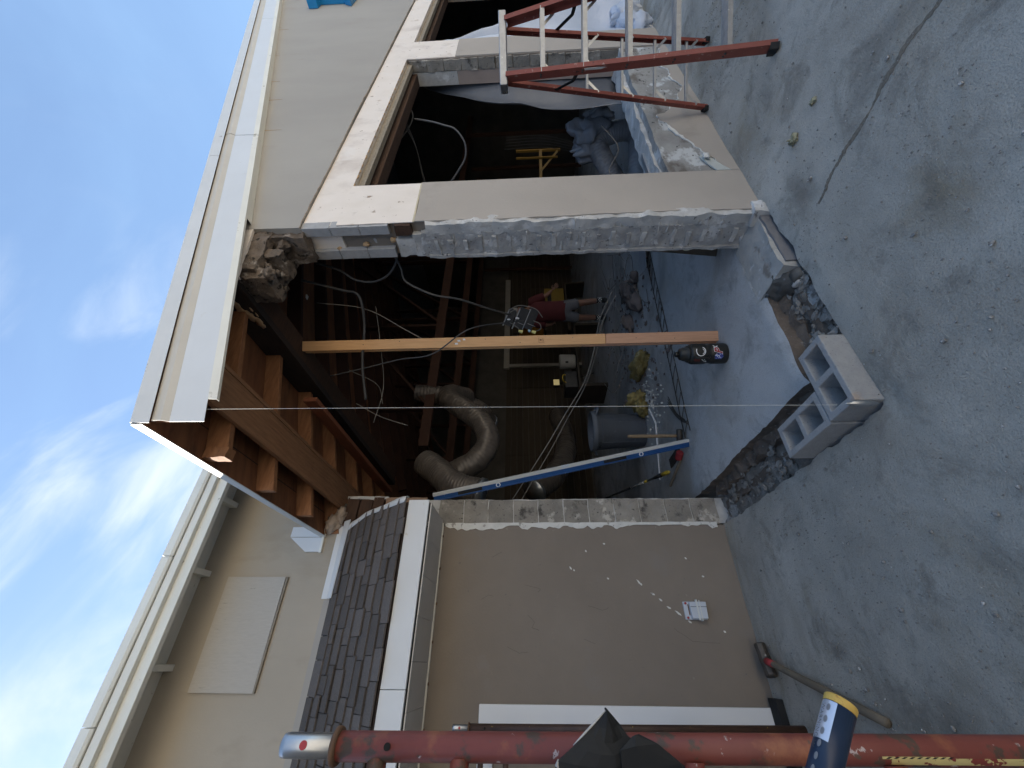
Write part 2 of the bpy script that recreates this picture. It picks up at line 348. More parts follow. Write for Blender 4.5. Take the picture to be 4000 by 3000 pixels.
OFF = {}
def tag(o, label=None, category=None, group=None, kind=None):
    if label: o['label'] = label
    if category: o['category'] = category
    if group: o['group'] = group
    if kind: o['kind'] = kind
    return o
def thing(name, label, category, loc=(0, 0, 0), group=None):
    o = bpy.data.objects.new(name, None); o.empty_display_size = .1; COL.objects.link(o)
    o.location = loc; OFF[o.name] = Vector(loc)
    return tag(o, label, category, group)
def link(name, me, m, parent=None, off=Vector((0, 0, 0))):
    o = bpy.data.objects.new(name, me)
    if m and not me.materials:
        for q in (m if isinstance(m, (list, tuple)) else [m]): me.materials.append(q)
    COL.objects.link(o)
    if parent: o.parent = parent
    return o
def obj(name, mb, m, parent=None, smooth=False, bevel=0, base=None, solid=0, sub=0):
    """one mesh object from world-space geometry; base = its origin when top level"""
    off = OFF[parent.name] if parent else Vector(base or (0, 0, 0))
    o = link(name, mb.mesh(name, off, smooth), m, parent)
    if not parent: o.location = off
    OFF[o.name] = off
    if bevel:
        b = o.modifiers.new('bevel', 'BEVEL'); b.width = bevel; b.segments = 2; b.limit_method = 'ANGLE'; b.angle_limit = R(40)
    if solid:
        b = o.modifiers.new('solid', 'SOLIDIFY'); b.thickness = solid; b.offset = 0
    if sub:
        b = o.modifiers.new('sub', 'SUBSURF'); b.levels = sub; b.render_levels = sub
    return o
def piece(name, me, m, parent, at, rot=(0, 0, 0), scale=(1, 1, 1)):   # shared-mesh piece placed in world space
    o = link(name, me, m, parent)
    o.location = Vector(at) - OFF[parent.name]; o.rotation_euler = rot; o.scale = scale
    OFF[o.name] = OFF[parent.name]
    return o
def text(name, s, size, m, parent, mw, ext=.0004, shear=0):
    c = bpy.data.curves.new(name, 'FONT'); c.body = s; c.size = size; c.extrude = ext; c.align_x = 'CENTER'; c.align_y = 'CENTER'; c.shear = shear
    t = bpy.data.objects.new(name, c); COL.objects.link(t)
    dg = bpy.context.evaluated_depsgraph_get()
    me = bpy.data.meshes.new_from_object(t.evaluated_get(dg)); me.name = name
    bpy.data.objects.remove(t)
    me.transform(Matrix.Translation(-OFF[parent.name]) @ mw); me.materials.clear()
    o = link(name, me, m, parent); OFF[o.name] = OFF[parent.name]
    return o
def frame(o, x, y):                                  # matrix with origin o, axes x, y
    x = Vector(x).normalized(); z = x.cross(Vector(y)).normalized(); y = z.cross(x)
    return Matrix(((x.x, y.x, z.x, o[0]), (x.y, y.y, z.y, o[1]), (x.z, y.z, z.z, o[2]), (0, 0, 0, 1)))
def nv(p, f=1, s=0): return noise.noise(Vector(p)*f + Vector((s*5.3, s*2.1, s*3.7)))

YR, YL, XC = 1.606, 3.442, .957        # face of the right wall, face of the left wall, corner line
SZ = .06                                # top of the floor slab
def roof(x): return 3.285 + .30*(x - .866)   # underside of the roof deck

# ------------------------------------------------------------------ SETTING: ground, trench, slab
def gz(x, y): return .008*nv((x, y, 0), 1.3) + .004*nv((x, y, 1), 6) + .002*nv((x, y, 4), 25)
def make_ground():
    xs = []; x = -3.2
    while x < 7.0: xs.append(x); x += .03 if -1.2 < x < 4.2 else .07
    ys = []; y = -2.2
    while y < 3.46: ys.append(y); y += .03 if y > -.6 else .07
    i0 = min(range(len(xs)), key=lambda i: abs(xs[i]-XC)); xs[i0] = XC
    j0 = min(range(len(ys)), key=lambda j: abs(ys[j]-1.60)); ys[j0] = 1.60
    ys[-1] = 3.47
    mb = MB(); nx, ny = len(xs), len(ys); V = []
    for j, y in enumerate(ys):
        for i, x in enumerate(xs):
            z = gz(x, y)
            px, py = x, y
            if i == i0 and 1.6 < y < 3.42: px -= .012 + .02*nv((x, y, 2), 7) + .012*nv((x, y, 9), 22)
            if j == j0 and XC < x < 2.42: py -= .010 + .022*nv((x, y, 3), 7) + .012*nv((x, y, 8), 22)
            if j == j0 and i >= i0 and x >= 2.42: py = 1.625
            edge = max(0, 1 - min(abs(x-XC) if y > 1.5 else 9, abs(y-1.6) if x > .9 else 9)/.10) if x < 2.5 else 0
            z -= .012*edge
            if x < -1.3 or y < -.7: z *= .3
            V.append((px, py, z))
    F = []
    for j in range(ny-1):
        for i in range(nx-1):
            if i >= i0 and j >= j0: continue
            F.append((j*nx+i, j*nx+i+1, (j+1)*nx+i+1, (j+1)*nx+i))
    mb.add(V, F)
    mb.m = 1
    for j in range(j0, ny-1):
        a, b = V[j*nx+i0], V[(j+1)*nx+i0]; mb.add([a, b, (b[0]+.02, b[1], -.2), (a[0]+.02, a[1], -.2)], [(0, 1, 2, 3)])
    for i in range(i0, nx-1):
        if xs[i] > 2.5: break
        a, b = V[j0*nx+i], V[j0*nx+i+1]; mb.add([a, (a[0], a[1]+.02, -.2), (b[0], b[1]+.02, -.2), b], [(0, 1, 2, 3)])
    o = obj('ground', mb, [GROUND, MORTAR], smooth=True); tag(o, 'dusty grey concrete yard in front of the broken corner', None, None, 'structure')
    far = MB()
    B = 400
    for lo, hi in (((-B, -B), (B, -2.1)), ((-B, -2.15), (-3.1, 3.47)), ((6.9, -2.15), (B, 1.625)), ((-B, 3.4), (-6.1, B)), ((16.1, 1.6), (B, B)), ((-6.2, 13), (16.2, B))):
        far.add([(lo[0], lo[1], -.006), (hi[0], lo[1], -.006), (hi[0], hi[1], -.006), (lo[0], hi[1], -.006)], [(0, 1, 2, 3)])
    o = obj('outer_ground', far, mat('sunlit_sandy_lot', (.43, .395, .34), (.38, .35, .30), .6, .95, .4, 30, .01, spots=[((.30, .27, .23), 1.5, .60, .1)])); tag(o, 'concrete ground running on beyond the yard', None, None, 'structure')
    # joint filled with dirt running across the concrete
    path = cat([(2.04, .15, 0), (2.035, .50, 0), (2.065, .62, 0), (2.07, .76, 0), (2.05, .88, 0), (2.06, 1.01, 0), (2.055, 1.15, 0), (2.02, 1.30, 0)], 10)
    path = cat([(2.045, .12, 0), (2.035, .50, 0), (2.065, .62, 0), (2.07, .76, 0), (2.05, .88, 0), (2.06, 1.01, 0), (2.055, 1.15, 0), (2.02, 1.30, 0)], 34)
    jb = MB(); rows = []
    for i, p in enumerate(path):
        t = i/len(path)
        w = (.011 if t < .8 else .006)*(1 + 1.1*nv((p.x, p.y, 5), 8))
        dx = .012*nv((p.x, p.y, 3), 12)
        l = max(.001, w + .007*nv((p.x, p.y, 1), 60)); r_ = max(.001, w + .007*nv((p.x, p.y, 2), 60))
        rows.append([(p.x + dx + q_, p.y, gz(p.x, p.y) + zz) for q_, zz in ((-l-.002, -.001), (-l, .0022), (0, .0014), (r_, .0022), (r_+.002, -.001))])
    jb.sheet(rows)
    o = obj('ground_crack', jb, mat('joint_dirt', (.25, .22, .175), (.14, .12, .092), 60, .97, .9, 120, .006, spots=[((.26, .25, .23), 45, .62, .06)])); tag(o, 'dirt filled joint snaking across the concrete', None, None, 'structure')
make_ground()

def make_slab():
    xs = []; x = 1.27
    while x < 14.2: xs.append(x); x += .04 if x < 3.6 else (.12 if x < 8 else .5)
    ys = []; y = 1.88
    while y < 13: ys.append(y); y += .04 if y < 4.4 else (.12 if y < 8 else .5)
    nx, ny = len(xs), len(ys); V = []
    for j, y in enumerate(ys):
        for i, x in enumerate(xs):
            z = SZ + .006*nv((x, y, 7), 1.7) + .003*nv((x, y, 2), 8)
            px, py = x, y
            if i == 0: px += .02*nv((x, y, 1), 5) + .012*nv((x, y, 2), 19); z -= .015
            if j == 0: py += .02*nv((x, y, 3), 5) + .012*nv((x, y, 4), 19); z -= .015
            V.append((px, py, z))
    mb = MB(); mb.add(V, [(j*nx+i, j*nx+i+1, (j+1)*nx+i+1, (j+1)*nx+i) for j in range(ny-1) for i in range(nx-1)])
    mb.m = 1
    for j in range(ny-1):
        a, b = V[j*nx], V[(j+1)*nx]
        if a[1] > 4: break
        mb.add([a, b, (b[0]-.035-.02*nv(b, 9), b[1], -.2), (a[0]-.035-.02*nv(a, 9), a[1], -.2)], [(3, 2, 1, 0)])
    for i in range(nx-1):
        a, b = V[i], V[i+1]
        if a[0] > 3.4: break
        mb.add([a, b, (b[0], b[1]-.035-.02*nv(b, 9), -.2), (a[0], a[1]-.035-.02*nv(a, 9), -.2)], [(0, 3, 2, 1)])
    o = obj('floor_slab', mb, [SLAB, MORTAR], smooth=True); tag(o, 'dusty concrete floor slab inside the gutted building', None, None, 'structure')
    # trench bottom
    t = MB(); xs2 = [.9 + .025*i for i in range(70)]; ys2 = [1.5 + .025*j for j in range(82)]
    W = len(xs2); V = [(x, y, -.058 + .035*nv((x, y, 0), 9) + .022*nv((x, y, 5), 28)) for y in ys2 for x in xs2]
    F = [(j*W+i, j*W+i+1, (j+1)*W+i+1, (j+1)*W+i) for j in range(len(ys2)-1) for i in range(W-1) if xs2[i] < 1.36 or ys2[j] < 2.0]
    t.add(V, F)
    o = obj('trench_bottom', t, mat('trench_rubble_dirt', (.29, .27, .24), (.15, .128, .105), 8, .97, .9, 60, .025, spots=[((.42, .41, .39), 7, .53, .08), ((.04, .035, .03), 16, .62, .06)]), smooth=True)
    tag(o, 'shallow trench where the corner walls stood', None, None, 'structure')
    # narrow remnants of the old footing ledges along the trench
    lb = MB()
    lb.rough((1.18, 1.80, -.14), (1.29, 3.40, -.015), .022, .036, 15, 3)
    lb.rough((1.06, 2.10, -.12), (1.12, 3.40, -.05), .03, .014, 12, 6)
    lb.rough((1.20, 1.81, -.14), (1.90, 1.92, -.02), .022, .036, 15, 5)
    lb.rough((1.40, 1.70, -.12), (1.80, 1.745, -.04), .03, .014, 12, 8)
    o = obj('footing_ledge', lb, MORTAR, smooth=True); tag(o, 'broken footing left in the trench', None, None, 'structure')
make_slab()

# ------------------------------------------------------------------ THE BUILDING
bld = thing('building', 'tan stucco block building with its corner torn open and roof overhang left hanging', 'building', (XC, YL, 0))

def ragged(pts, amp=.012, n=8, seed=0):             # subdivide a closed/open 2-D line and roughen it
    out = []
    for (x0, z0), (x1, z1) in zip(pts[:-1], pts[1:]):
        for k in range(n):
            t = k/n; x = x0 + (x1-x0)*t; z = z0 + (z1-z0)*t
            out.append((x + amp*nv((x, z, 1), 16, seed), z + amp*nv((x, z, 2), 16, seed)) if k else (x, z))
    out.append(pts[-1]); return out
def xz(poly, y): return [(x, y, z) for x, z in poly]

# --- left wall (lower), facing the camera
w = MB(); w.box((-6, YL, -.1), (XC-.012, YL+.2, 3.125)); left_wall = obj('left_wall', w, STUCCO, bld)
w = MB(); w.prism([(x, YL, z) for x, z in ((-6, 3.127), (1.0, 3.127), (1.0, roof(1.0)+.036), (3.6, roof(3.6)+.036), (3.6, 4.45), (-6, 4.45))], (0, .2, 0)); upper_wall = obj('upper_wall', w, mat('warm_tan_stucco', (.40, .345, .27), (.45, .39, .31), 1.0, .9, .22, 90, .004, stretch=(1.6, 1.6, .7), spots=[((.33, .275, .20), 1.3, .56, .2)]), bld)
# scuffed paint chips on the left wall
ch = MB()
for x, z, a, l in ((.62, 1.26, .5, .03), (.605, 1.235, .2, .018), (.545, .98, .9, .02), (.52, .75, .6, .05), (.505, .735, .3, .02), (.44, .66, 1.0, .035), (.40, .61, .8, .03), (.35, .56, 1.0, .035), (.315, .50, .85, .055), (.26, .43, .9, .03), (.745, 1.13, .3, .02), (.80, .98, 1.2, .02), (.69, .36, .6, .02), (.56, .26, 1., .02), (.2, .2, .8, .02)):
    c, s_ = math.cos(a), math.sin(a)
    ch.prism([(x + (u*c - v*s_), YL-.0005, z + (u*s_ + v*c)) for u, v in ((-l*.5, 0), (-l*.1, .007), (l*.5, .002), (l*.2, -.005), (-l*.3, -.006))], (0, -.002, 0))
obj('paint_chips', ch, PEEL, bld)
cr_ = MB()                                           # hairline cracks
for pts in (((.40, 1.95), (.43, 1.90), (.42, 1.86)), ((.30, 1.60), (.25, 1.55), (.22, 1.57), (.20, 1.52)), ((.22, .55), (.14, .44), (.13, .25)), ((.70, 1.88), (.74, 1.80)), ((.50, 1.62), (.47, 1.50), (.45, 1.52)), ((.10, 1.75), (.06, 1.66), (.07, 1.60)), ((.15, 1.2), (.12, 1.12)), ((.36, 1.15), (.33, 1.05), (.35, 1.0))):
    q = ragged(list(pts), .006, 5)
    cr_.tube([(x, YL, z) for x, z in q], .0013, 4)
obj('hairline_cracks', cr_, mat('crack_shadow_dirt', (.12, .105, .09), None, 5, .9, 0), bld)

# --- cut end of the removed return wall at the left: courses of block, plaster edge
blk = MB(); blk.rough((0, 0, 0), (.206, .10, .205), .028, .0065, 16, 1); blk_me = blk.mesh('jamb_block')
blk2 = MB(); blk2.rough((0, 0, 0), (.206, .10, .205), .028, .0075, 14, 4); blk_me2 = blk2.mesh('jamb_block')
ret_wall = MB(); ret_wall.box((XC+.004, YL+.055, -.15), (XC+.204, 12, 3.34)); ret = obj('return_wall', ret_wall, INWALL, bld)
for k in range(11):
    z = .015 + k*.2125
    piece('block', blk_me if k % 2 else blk_me2, BLOCKOLD, ret, (XC + .006 + .008*random.uniform(-1, 1), YL + .002 + .006*random.random(), z), (0, 0, R(random.uniform(-1, 1))))
q = MB(); q.rough((XC+.006, YL+.012, -.12), (XC+.214, YL+.06, 2.45), .05, .006, 18, 2); obj('mortar', q, PLASTERGREY, ret, smooth=True)
edge = []
for k in range(150):
    z = .05 + (2.28-.05)*k/149
    wdt = .006 + .040*max(0, .25 + 1.1*nv((1, 1, z), 2.6) + .9*nv((2, 1, z), 9) + .5*nv((3, 1, z), 26))
    edge.append((XC-.004-wdt, z))
q = MB(); q.prism([(x, YL+.004, z) for x, z in edge] + [(XC+.012+.008*nv((5, 2, z), 8), YL+.004, z) for x, z in reversed(edge)], (0, -.010, 0)); obj('plaster_edge', q, PEEL, ret)
# above the awning: brick-like block, two old wood plates, foam, white flashings
q = MB(); q.rough((XC+.03, YL-.02, 2.46), (XC+.225, YL+.06, 2.82), .04, .012, 10, 6); obj('block', q, mat('warm_brown_block', (.36, .24, .165), (.25, .165, .115), 9, .95, .7, 70, .01, spots=[((.10, .07, .05), 30, .64, .05), ((.50, .40, .32), 12, .62, .06)]), ret, smooth=True)
for z0, z1, y0 in ((2.84, 2.93, -.015), (2.945, 3.05, 0), (3.06, 3.16, -.01)):
    q = MB(); q.rough((XC-.01, YL+y0, z0), (XC+.235, YL+.15, z1), .05, .004, 14, z0); obj('wall_plate', q, OLDWOOD, ret)
q = MB(); q.rough((XC+.222, YL-.015, 2.80), (XC+.245, YL+.06, 3.16), .025, .014, 9, 6); obj('plate_render', q, PLASTERGREY, ret, smooth=True)

# --- right wall pieces
pier = MB(); pier.box((2.49, YR+.008, -.1), (2.955, 1.87, 2.855)); pier = obj('pier', pier, STUCCO, bld)
q = MB(); top = ragged([(2.478, 2.315), (2.62, 2.312), (2.8, 2.318), (2.965, 2.323)], .003, 8); q.prism(xz([(2.474, -.02)] + ragged([(2.474, -.02), (2.482, .8), (2.470, 1.6), (2.478, 2.315)], .008, 12, 2)[1:-1] + top + [(2.960, -.02)], YR+.008), (0, -.009, 0)); obj('stucco_skin', q, STUCCO_PIER, pier)
q = MB(); q.prism(xz([(2.474, 2.325)] + ragged([(2.474, 2.325), (2.470, 2.858)], .005, 6, 3)[1:] + [(2.962, 2.858), (2.960, 2.33)], YR+.008), (0, -.005, 0)); obj('paint_band', q, CREAM, pier)
q = MB(); q.prism(xz([(2.474, 2.316), (2.474, 2.328), (2.962, 2.333), (2.962, 2.322)], YR+.008), (0, -.0075, 0)); obj('paint_edge', q, mat('yellowed_paint_edge', (.62, .53, .36), (.50, .43, .30), 20, .8, .2), pier)
# broken end of the pier: rough mortar courses low down, hollow block above
for k in range(11):
    z = .03 + k*.205
    b_ = MB(); b_.rough((2.434, YR+.075, z-.003), (2.505, 1.868, z+.207), .020, .011, 14, k+11)
    obj('block', b_, mat('broken_block_%d' % k if k == 0 else 'broken_block', (.46, .45, .43), (.31, .30, .29), 12, .95, .7, 60, .012, spots=[((.58, .575, .56), 9, .57, .06), ((.13, .125, .12), 30, .62, .05)]) if k == 0 else MATS['broken_block_0'], pier, smooth=True)
for k in range(22):
    z = .03 + k*.1025; b_ = MB()
    b_.rough((2.421 + .006*random.random(), YR+.10+.03*random.random(), z-.012), (2.47, 1.85-.05*random.random(), z+.010+.012*random.random()), .018, .010, 17, k+80)
    obj('web_ridge', b_, PLASTERGREY if k % 2 else MATS['broken_block_0'], pier, smooth=True)
q = MB(); q.rough((2.418, 1.852, .03), (2.47, 1.874, 2.26), .02, .010, 12, 71); obj('shell_lip', q, MATS['broken_block_0'], pier, smooth=True)
q = MB(); q.rough((2.434, YR+.004, .04), (2.50, YR+.085, 2.24), .022, .016, 11, 31); obj('render_coat', q, PLASTERGREY, pier, smooth=True)
q = MB(); q.rough((2.45, 1.835, .03), (2.51, 1.885, 2.24), .03, .013, 10, 33); obj('inner_render_coat', q, PLASTERGREY, pier, smooth=True)
q = MB()
for k in range(30):                                  # mortar ridges squeezed between the broken webs
    z = random.uniform(.06, 2.2); y = random.uniform(YR+.05, 1.84)
    q.blob((2.434 + .006*random.random(), y, z), (.008, random.uniform(.012, .05), random.uniform(.003, .010)), .9, 5, k, 9, 6)
obj('mortar_ridges', q, PLASTERGREY, pier, smooth=True)['kind'] = 'stuff'
for k, z in enumerate((2.50, 2.705, 2.91)):          # hollow half blocks: two face shells and a recessed web
    b_ = MB()
    b_.rough((2.450, YR+.010, z), (2.52, YR+.075, z+.199), .03, .002, 20, k); b_.rough((2.448, 1.80, z), (2.52, 1.872, z+.199), .03, .002, 20, k+4)
    b_.rough((2.492, YR+.07, z+.004), (2.53, 1.805, z+.195), .03, .003, 20, k+8)
    obj('hollow_block', b_, BLOCKGREY, pier)
    b_ = MB(); b_.blob((2.478, YR+.14+.03*k, z), (.02, .02, .022), .5, 4, k, 8, 6); obj('mortar_snot', b_, RAWWOOD, pier, smooth=True)
q = MB(); q.rough((2.446, YR+.012, 2.345), (2.50, YR+.085, 2.455), .03, .012, 12, 3); obj('wood_nailer', q, OLDWOOD, pier, smooth=True)
q = MB(); q.box((2.50, YR+.03, 2.30), (2.56, 1.85, 2.5)); obj('empty_core', q, HOLEDK, pier)
q = MB(); q.rough((2.452, YR+.085, 2.28), (2.51, 1.87, 2.35), .03, .012, 12, 7); q.rough((2.452, 1.73, 2.34), (2.51, 1.87, 2.47), .03, .014, 12, 9); obj('broken_shell', q, PLASTERGREY, pier, smooth=True)
# header
q = MB(); q.box((2.478, YR+.012, 2.86), (12.2, 1.87, 3.105)); head = obj('header', q, CREAM, bld)
q = MB(); q.box((2.98, YR+.05, 2.800), (9.2, YR+.10, 2.858)); obj('header_nailer', q, GREYWOOD, head)
q = MB(); q.box((2.98, YR+.14, 2.765), (9.2, 1.86, 2.857)); obj('header_plank', q, OLDWOOD, head)
q = MB()                                             # torn wood splinters under the header
for k in range(26):
    x = 3.0 + k*.1 + random.uniform(-.03, .03); q.blob((x, YR+.02, 2.862), (random.uniform(.02, .05), .008, random.uniform(.004, .012)), .5, 4, k, 6, 4)
obj('header_splinters', q, RAWWOOD, head, smooth=True)['kind'] = 'stuff'
# upper gable wall between header and rake
lowe = ragged([(2.445, 3.105), (2.75, 3.112), (3.4, 3.106), (4.2, 3.118), (5.2, 3.112), (6.4, 3.12), (8, 3.116), (12.2, 3.118)], .006, 14, 4)
poly = [(2.441, 3.60)] + ragged([(2.441, 3.60), (2.449, 3.35), (2.445, 3.105)], .006, 6, 2)[1:-1] + lowe + [(12.2, 6.0), (9.6, 5.85)]
q = MB(); q.prism(xz(poly, YR-.004), (0, .27, 0)); gable = obj('gable_wall', q, STUCCO_UP, bld)
q = MB(); q.prism(xz([(x, z-.003-.004*max(0, nv((x, z, 2), 14))) for x, z in lowe] + [(x, z+.003+.007*max(0, nv((x, z, 3), 9))) for x, z in reversed(lowe)], YR-.0035), (0, -.003, 0)); obj('torn_stucco_edge', q, mat('brown_torn_edge', (.42, .34, .26), (.20, .15, .11), 30, .9, .4), gable)
for k, (x, l) in enumerate(((3.95, .22), (4.02, .06), (4.62, .20), (4.68, .08), (5.1, .16), (6.9, .2), (7.0, .1), (5.9, .12))):
    zt = roof(x) - .25; q = MB(); q.prism(xz([(x-.007, zt), (x-.003, zt-l*.6), (x, zt-l), (x+.004, zt-l*.5), (x+.009, zt)], YR-.0045), (0, -.0012, 0)); obj('rust_run', q, RUSTRUN, gable)
# loose strip of stucco left hanging under the rake, and the broken hollow block above the corner
q = MB(); q.prism(xz([(1.95, 3.33), (1.985, 3.355), (2.05, 3.365), (2.45, 3.43), (2.45, 3.62), (1.95, 3.60)], YR-.004), (0, .02, 0)); obj('hanging_stucco', q, CREAM, bld)
b_ = MB()
b_.rough((2.05, YR+.02, 3.30), (2.46, YR+.08, 3.60), .018, .022, 9, 3)
b_.rough((2.02, 1.80, 3.23), (2.46, 1.88, 3.60), .018, .026, 9, 5)
b_.rough((2.01, YR+.05, 3.22), (2.09, 1.84, 3.55), .018, .024, 11, 7); b_.rough((2.21, YR+.05, 3.19), (2.29, 1.84, 3.55), .018, .026, 11, 8); b_.rough((2.38, YR+.03, 3.08), (2.46, 1.86, 3.55), .018, .024, 11, 9)
for k in range(9): b_.blob((2.06 + .36*(k*.37 % 1), YR+.07+.20*(k*.61 % 1), 3.22+.10*(k*.23 % 1)), (.05, .04, .035), .9, 6, k+40, 12, 9)
obj('broken_corner_block', b_, mat('brown_broken_block', (.25, .195, .15), (.14, .108, .082), 11, .95, 1.0, 70, .02, spots=[((.42, .37, .32), 9, .60, .08), ((.04, .033, .026), 16, .57, .06), ((.32, .22, .13), 7, .62, .06)]), bld, smooth=True)
q = MB()
for k in range(14): q.blob((2.08 + .33*random.random(), YR+.08+.18*random.random(), 3.20+.10*random.random()), (.022, .018, .018), .9, 6, k, 10, 8)
obj('loose_mortar', q, MATS['brown_broken_block'], bld, smooth=True)['kind'] = 'stuff'

# sill walls under the openings, broken block showing through torn stucco
q = MB(); q.rough((2.955, YR+.012, -.1), (5.575, 1.872, .50), .06, .014, 5, 21)
sill = obj('sill_wall', q, mat('exposed_sill_block', (.42, .415, .395), (.27, .255, .235), 3.2, .95, .8, 40, .012, stretch=(1, 1, 1.5), spots=[((.60, .61, .60), 4, .55, .06), ((.10, .095, .09), 20, .62, .05), ((.17, .15, .13), 2.4, .56, .1)]), bld, smooth=True)
torn = ragged([(2.955, .05), (3.25, .19), (3.63, .32), (3.81, .41), (3.90, .40), (3.95, .31), (4.08, .23), (4.48, .06), (4.60, .10), (4.74, .12), (4.93, .13), (5.1, .20), (5.43, .07), (5.575, .10)], .034, 9, 6)
q = MB(); q.prism(xz([(2.955, -.02)] + torn + [(5.575, -.02)], YR+.010), (0, -.011, 0)); obj('stucco_skin', q, STUCCO_PIER, sill)
q = MB(); q.prism(xz([(x, z-.002) for x, z in torn] + [(x, z+.004+.05*max(0, nv((x, z, 1), 3.2))+.012*nv((x, z, 2), 18)) for x, z in reversed(torn)], YR+.010), (0, -.009, 0)); obj('torn_stucco_edge', q, PEEL, sill)
q = MB(); q.rough((2.955, YR+.09, .49), (5.575, 1.90, .525), .06, .022, 7, 4); obj('sill_mortar', q, PLASTERGREY, sill, smooth=True)
q = MB(); q.box((2.96, 1.79, .515), (3.62, 1.84, .545)); obj('sill_board', q, SHEETM, sill)
q = MB(); q.prism(xz([(2.957, .06), (3.02, .10), (3.13, .155), (3.22, .19), (3.16, .235), (3.05, .20), (2.957, .16)], YR+.004), (0, -.009, 0)); obj('bare_plaster_patch', q, mat('pale_green_plaster', (.56, .59, .56), (.48, .50, .47), 9, .9, .4, 40, .008), sill)
# second pier
q = MB(); q.box((5.575, YR+.012, -.1), (6.14, 1.87, 2.857)); pier2 = obj('pier', q, STUCCO, bld)
q = MB(); q.box((5.585, YR-.001, .0), (6.14, YR+.012, 2.305)); obj('stucco_skin', q, STUCCO_PIER, pier2)
q = MB(); q.box((5.58, YR+.004, 2.31), (6.14, YR+.012, 2.857)); obj('paint_band', q, CREAM, pier2)
for k in range(12):
    z = .50 + k*.195
    b_ = MB(); b_.rough((5.548, YR+.02, z), (5.60, YR+.125, z+.187), .03, .012, 12, k+50); obj('block', b_, BLOCKOLD, pier2, smooth=True)
q = MB(); q.box((5.552, YR+.128, .45), (5.60, 1.868, 2.30)); obj('inner_plaster', q, mat('rose_tan_plaster', (.40, .32, .275), (.34, .27, .23), 5, .9, .2), pier2)
q = MB(); q.box((5.552, YR+.128, 2.303), (5.60, 1.868, 2.82)); obj('inner_plaster_top', q, PLASTERGREY, pier2)
q = MB(); q.rough((6.14, YR+.012, -.1), (9.0, 1.872, .06), .08, .012, 5, 27); obj('low_sill', q, PLASTERGREY, bld, smooth=True)
q = MB(); q.box((9.0, YR+.008, -.1), (12.2, 1.87, 2.857)); obj('far_pier', q, STUCCO, bld)
# footing remnant with grey block face beside the pier, dark damp stub
q = MB(); q.rough((1.93, YR+.02, -.15), (2.53, 1.93, .055), .035, .022, 5, 41); rem = obj('footing_remnant', q, mat('white_dusty_plaster', (.48, .465, .43), (.34, .325, .30), 5, .95, .7, 40, .012, spots=[((.24, .215, .185), 7, .56, .10), ((.55, .545, .53), 12, .60, .06)]), bld, smooth=True)
q = MB(); q.rough((1.96, YR+.004, -.15), (2.40, YR+.05, .035), .035, .008, 10, 43); obj('block', q, mat('slate_block_face', (.20, .195, .20), (.16, .155, .16), 12, .95, .6, 90, .008), rem, smooth=True)
q = MB(); q.rough((2.40, YR-.02, -.05), (2.54, YR+.09, .07), .028, .018, 9, 44); obj('stucco_lump', q, PLASTERGREY, rem, smooth=True)
q = MB(); q.blob((1.925, 1.765, -.055), (.075, .125, .105), .5, 4, 6, 22, 14); obj('damp_core', q, WETCON, rem, smooth=True)
q = MB(); q.tube([(1.90, 1.665, -.035), (1.838, 1.658, -.040), (1.836, 1.658, -.040)], [.05, .048, .036], 16); obj('pipe_stub', q, WETCON, rem, smooth=True)
q = MB(); q.blob((1.835, 1.685, -.018), (.012, .035, .022), .4, 3, 5, 10, 6); obj('mortar_dab', q, PLASTERGREY, rem, smooth=True)

# --- front roof: deck, rafters, plates, fascia
XR = 10.2
q = MB(); q.prism([(.872, 1.51, roof(.872)), (XR, 1.51, roof(XR)), (16, 1.51, roof(XR) - .3*(16-XR)), (16, 12.6, roof(XR) - .3*(16-XR)), (XR, 12.6, roof(XR)), (.872, 12.6, roof(.872))][:0] or
                  [(.872, 1.51, roof(.872)), (XR, 1.51, roof(XR)), (XR, 1.51, roof(XR)+.022), (.872, 1.51, roof(.872)+.022)], (0, 11.1, 0)); deck = obj('roof', q, PLYDECK, bld)
q = MB(); q.prism([(.866, 1.5, roof(.866)+.026), (XR, 1.5, roof(XR)+.026), (XR, 1.5, roof(XR)+.034), (.866, 1.5, roof(.866)+.034)], (0, 11.1, 0)); obj('roof_felt', q, ROOFTOP, deck)
q = MB(); q.prism([(XR, 1.5, roof(XR)), (16.2, 1.5, roof(XR)-1.8), (16.2, 1.5, roof(XR)-1.77), (XR, 1.5, roof(XR)+.033)], (0, 11.1, 0)); obj('far_roof_slope', q, ROOFTOP, deck)
q = MB()                                             # seams between deck sheets
for x in (1.06, 1.50): q.box((x-.002, 1.55, roof(x)-.0035), (x+.002, 4.4, roof(x)+.001))
obj('deck_seam', q, DARKWOOD, deck)
def slopeboard(x0, x1, y0, y1, top, h):              # board following the roof slope
    m_ = MB(); m_.hexa([(x0, y0, roof(x0)-top-h), (x1, y0, roof(x1)-top-h), (x1, y1, roof(x1)-top-h), (x0, y1, roof(x0)-top-h),
                        (x0, y0, roof(x0)-top), (x1, y0, roof(x1)-top), (x1, y1, roof(x1)-top), (x0, y1, roof(x0)-top)]); return m_
for k, y in enumerate((1.915, 2.40, 2.925, 3.42, 3.98, 4.5, 5.0)):
    obj('rafter', slopeboard(.885 if k else .93, 2.03, y, y+.042, .002, .115 if k else .125), RAFTER, deck, bevel=.003)
    obj('rafter_lath', slopeboard(1.0, 2.02, y+.044, y+.062, .001, .055), RAFTER, deck)
q = MB(); q.rough((.885, 1.90, roof(.9)-.128), (.945, 1.965, roof(.9)-.004), .02, .008, 20, 3); obj('splintered_rafter_end', q, RAFTER, deck, smooth=True)
plate = obj('plate_board', slopeboard(1.10, 1.37, 1.62, 4.6, .121, .036), PLATE, deck, bevel=.004)
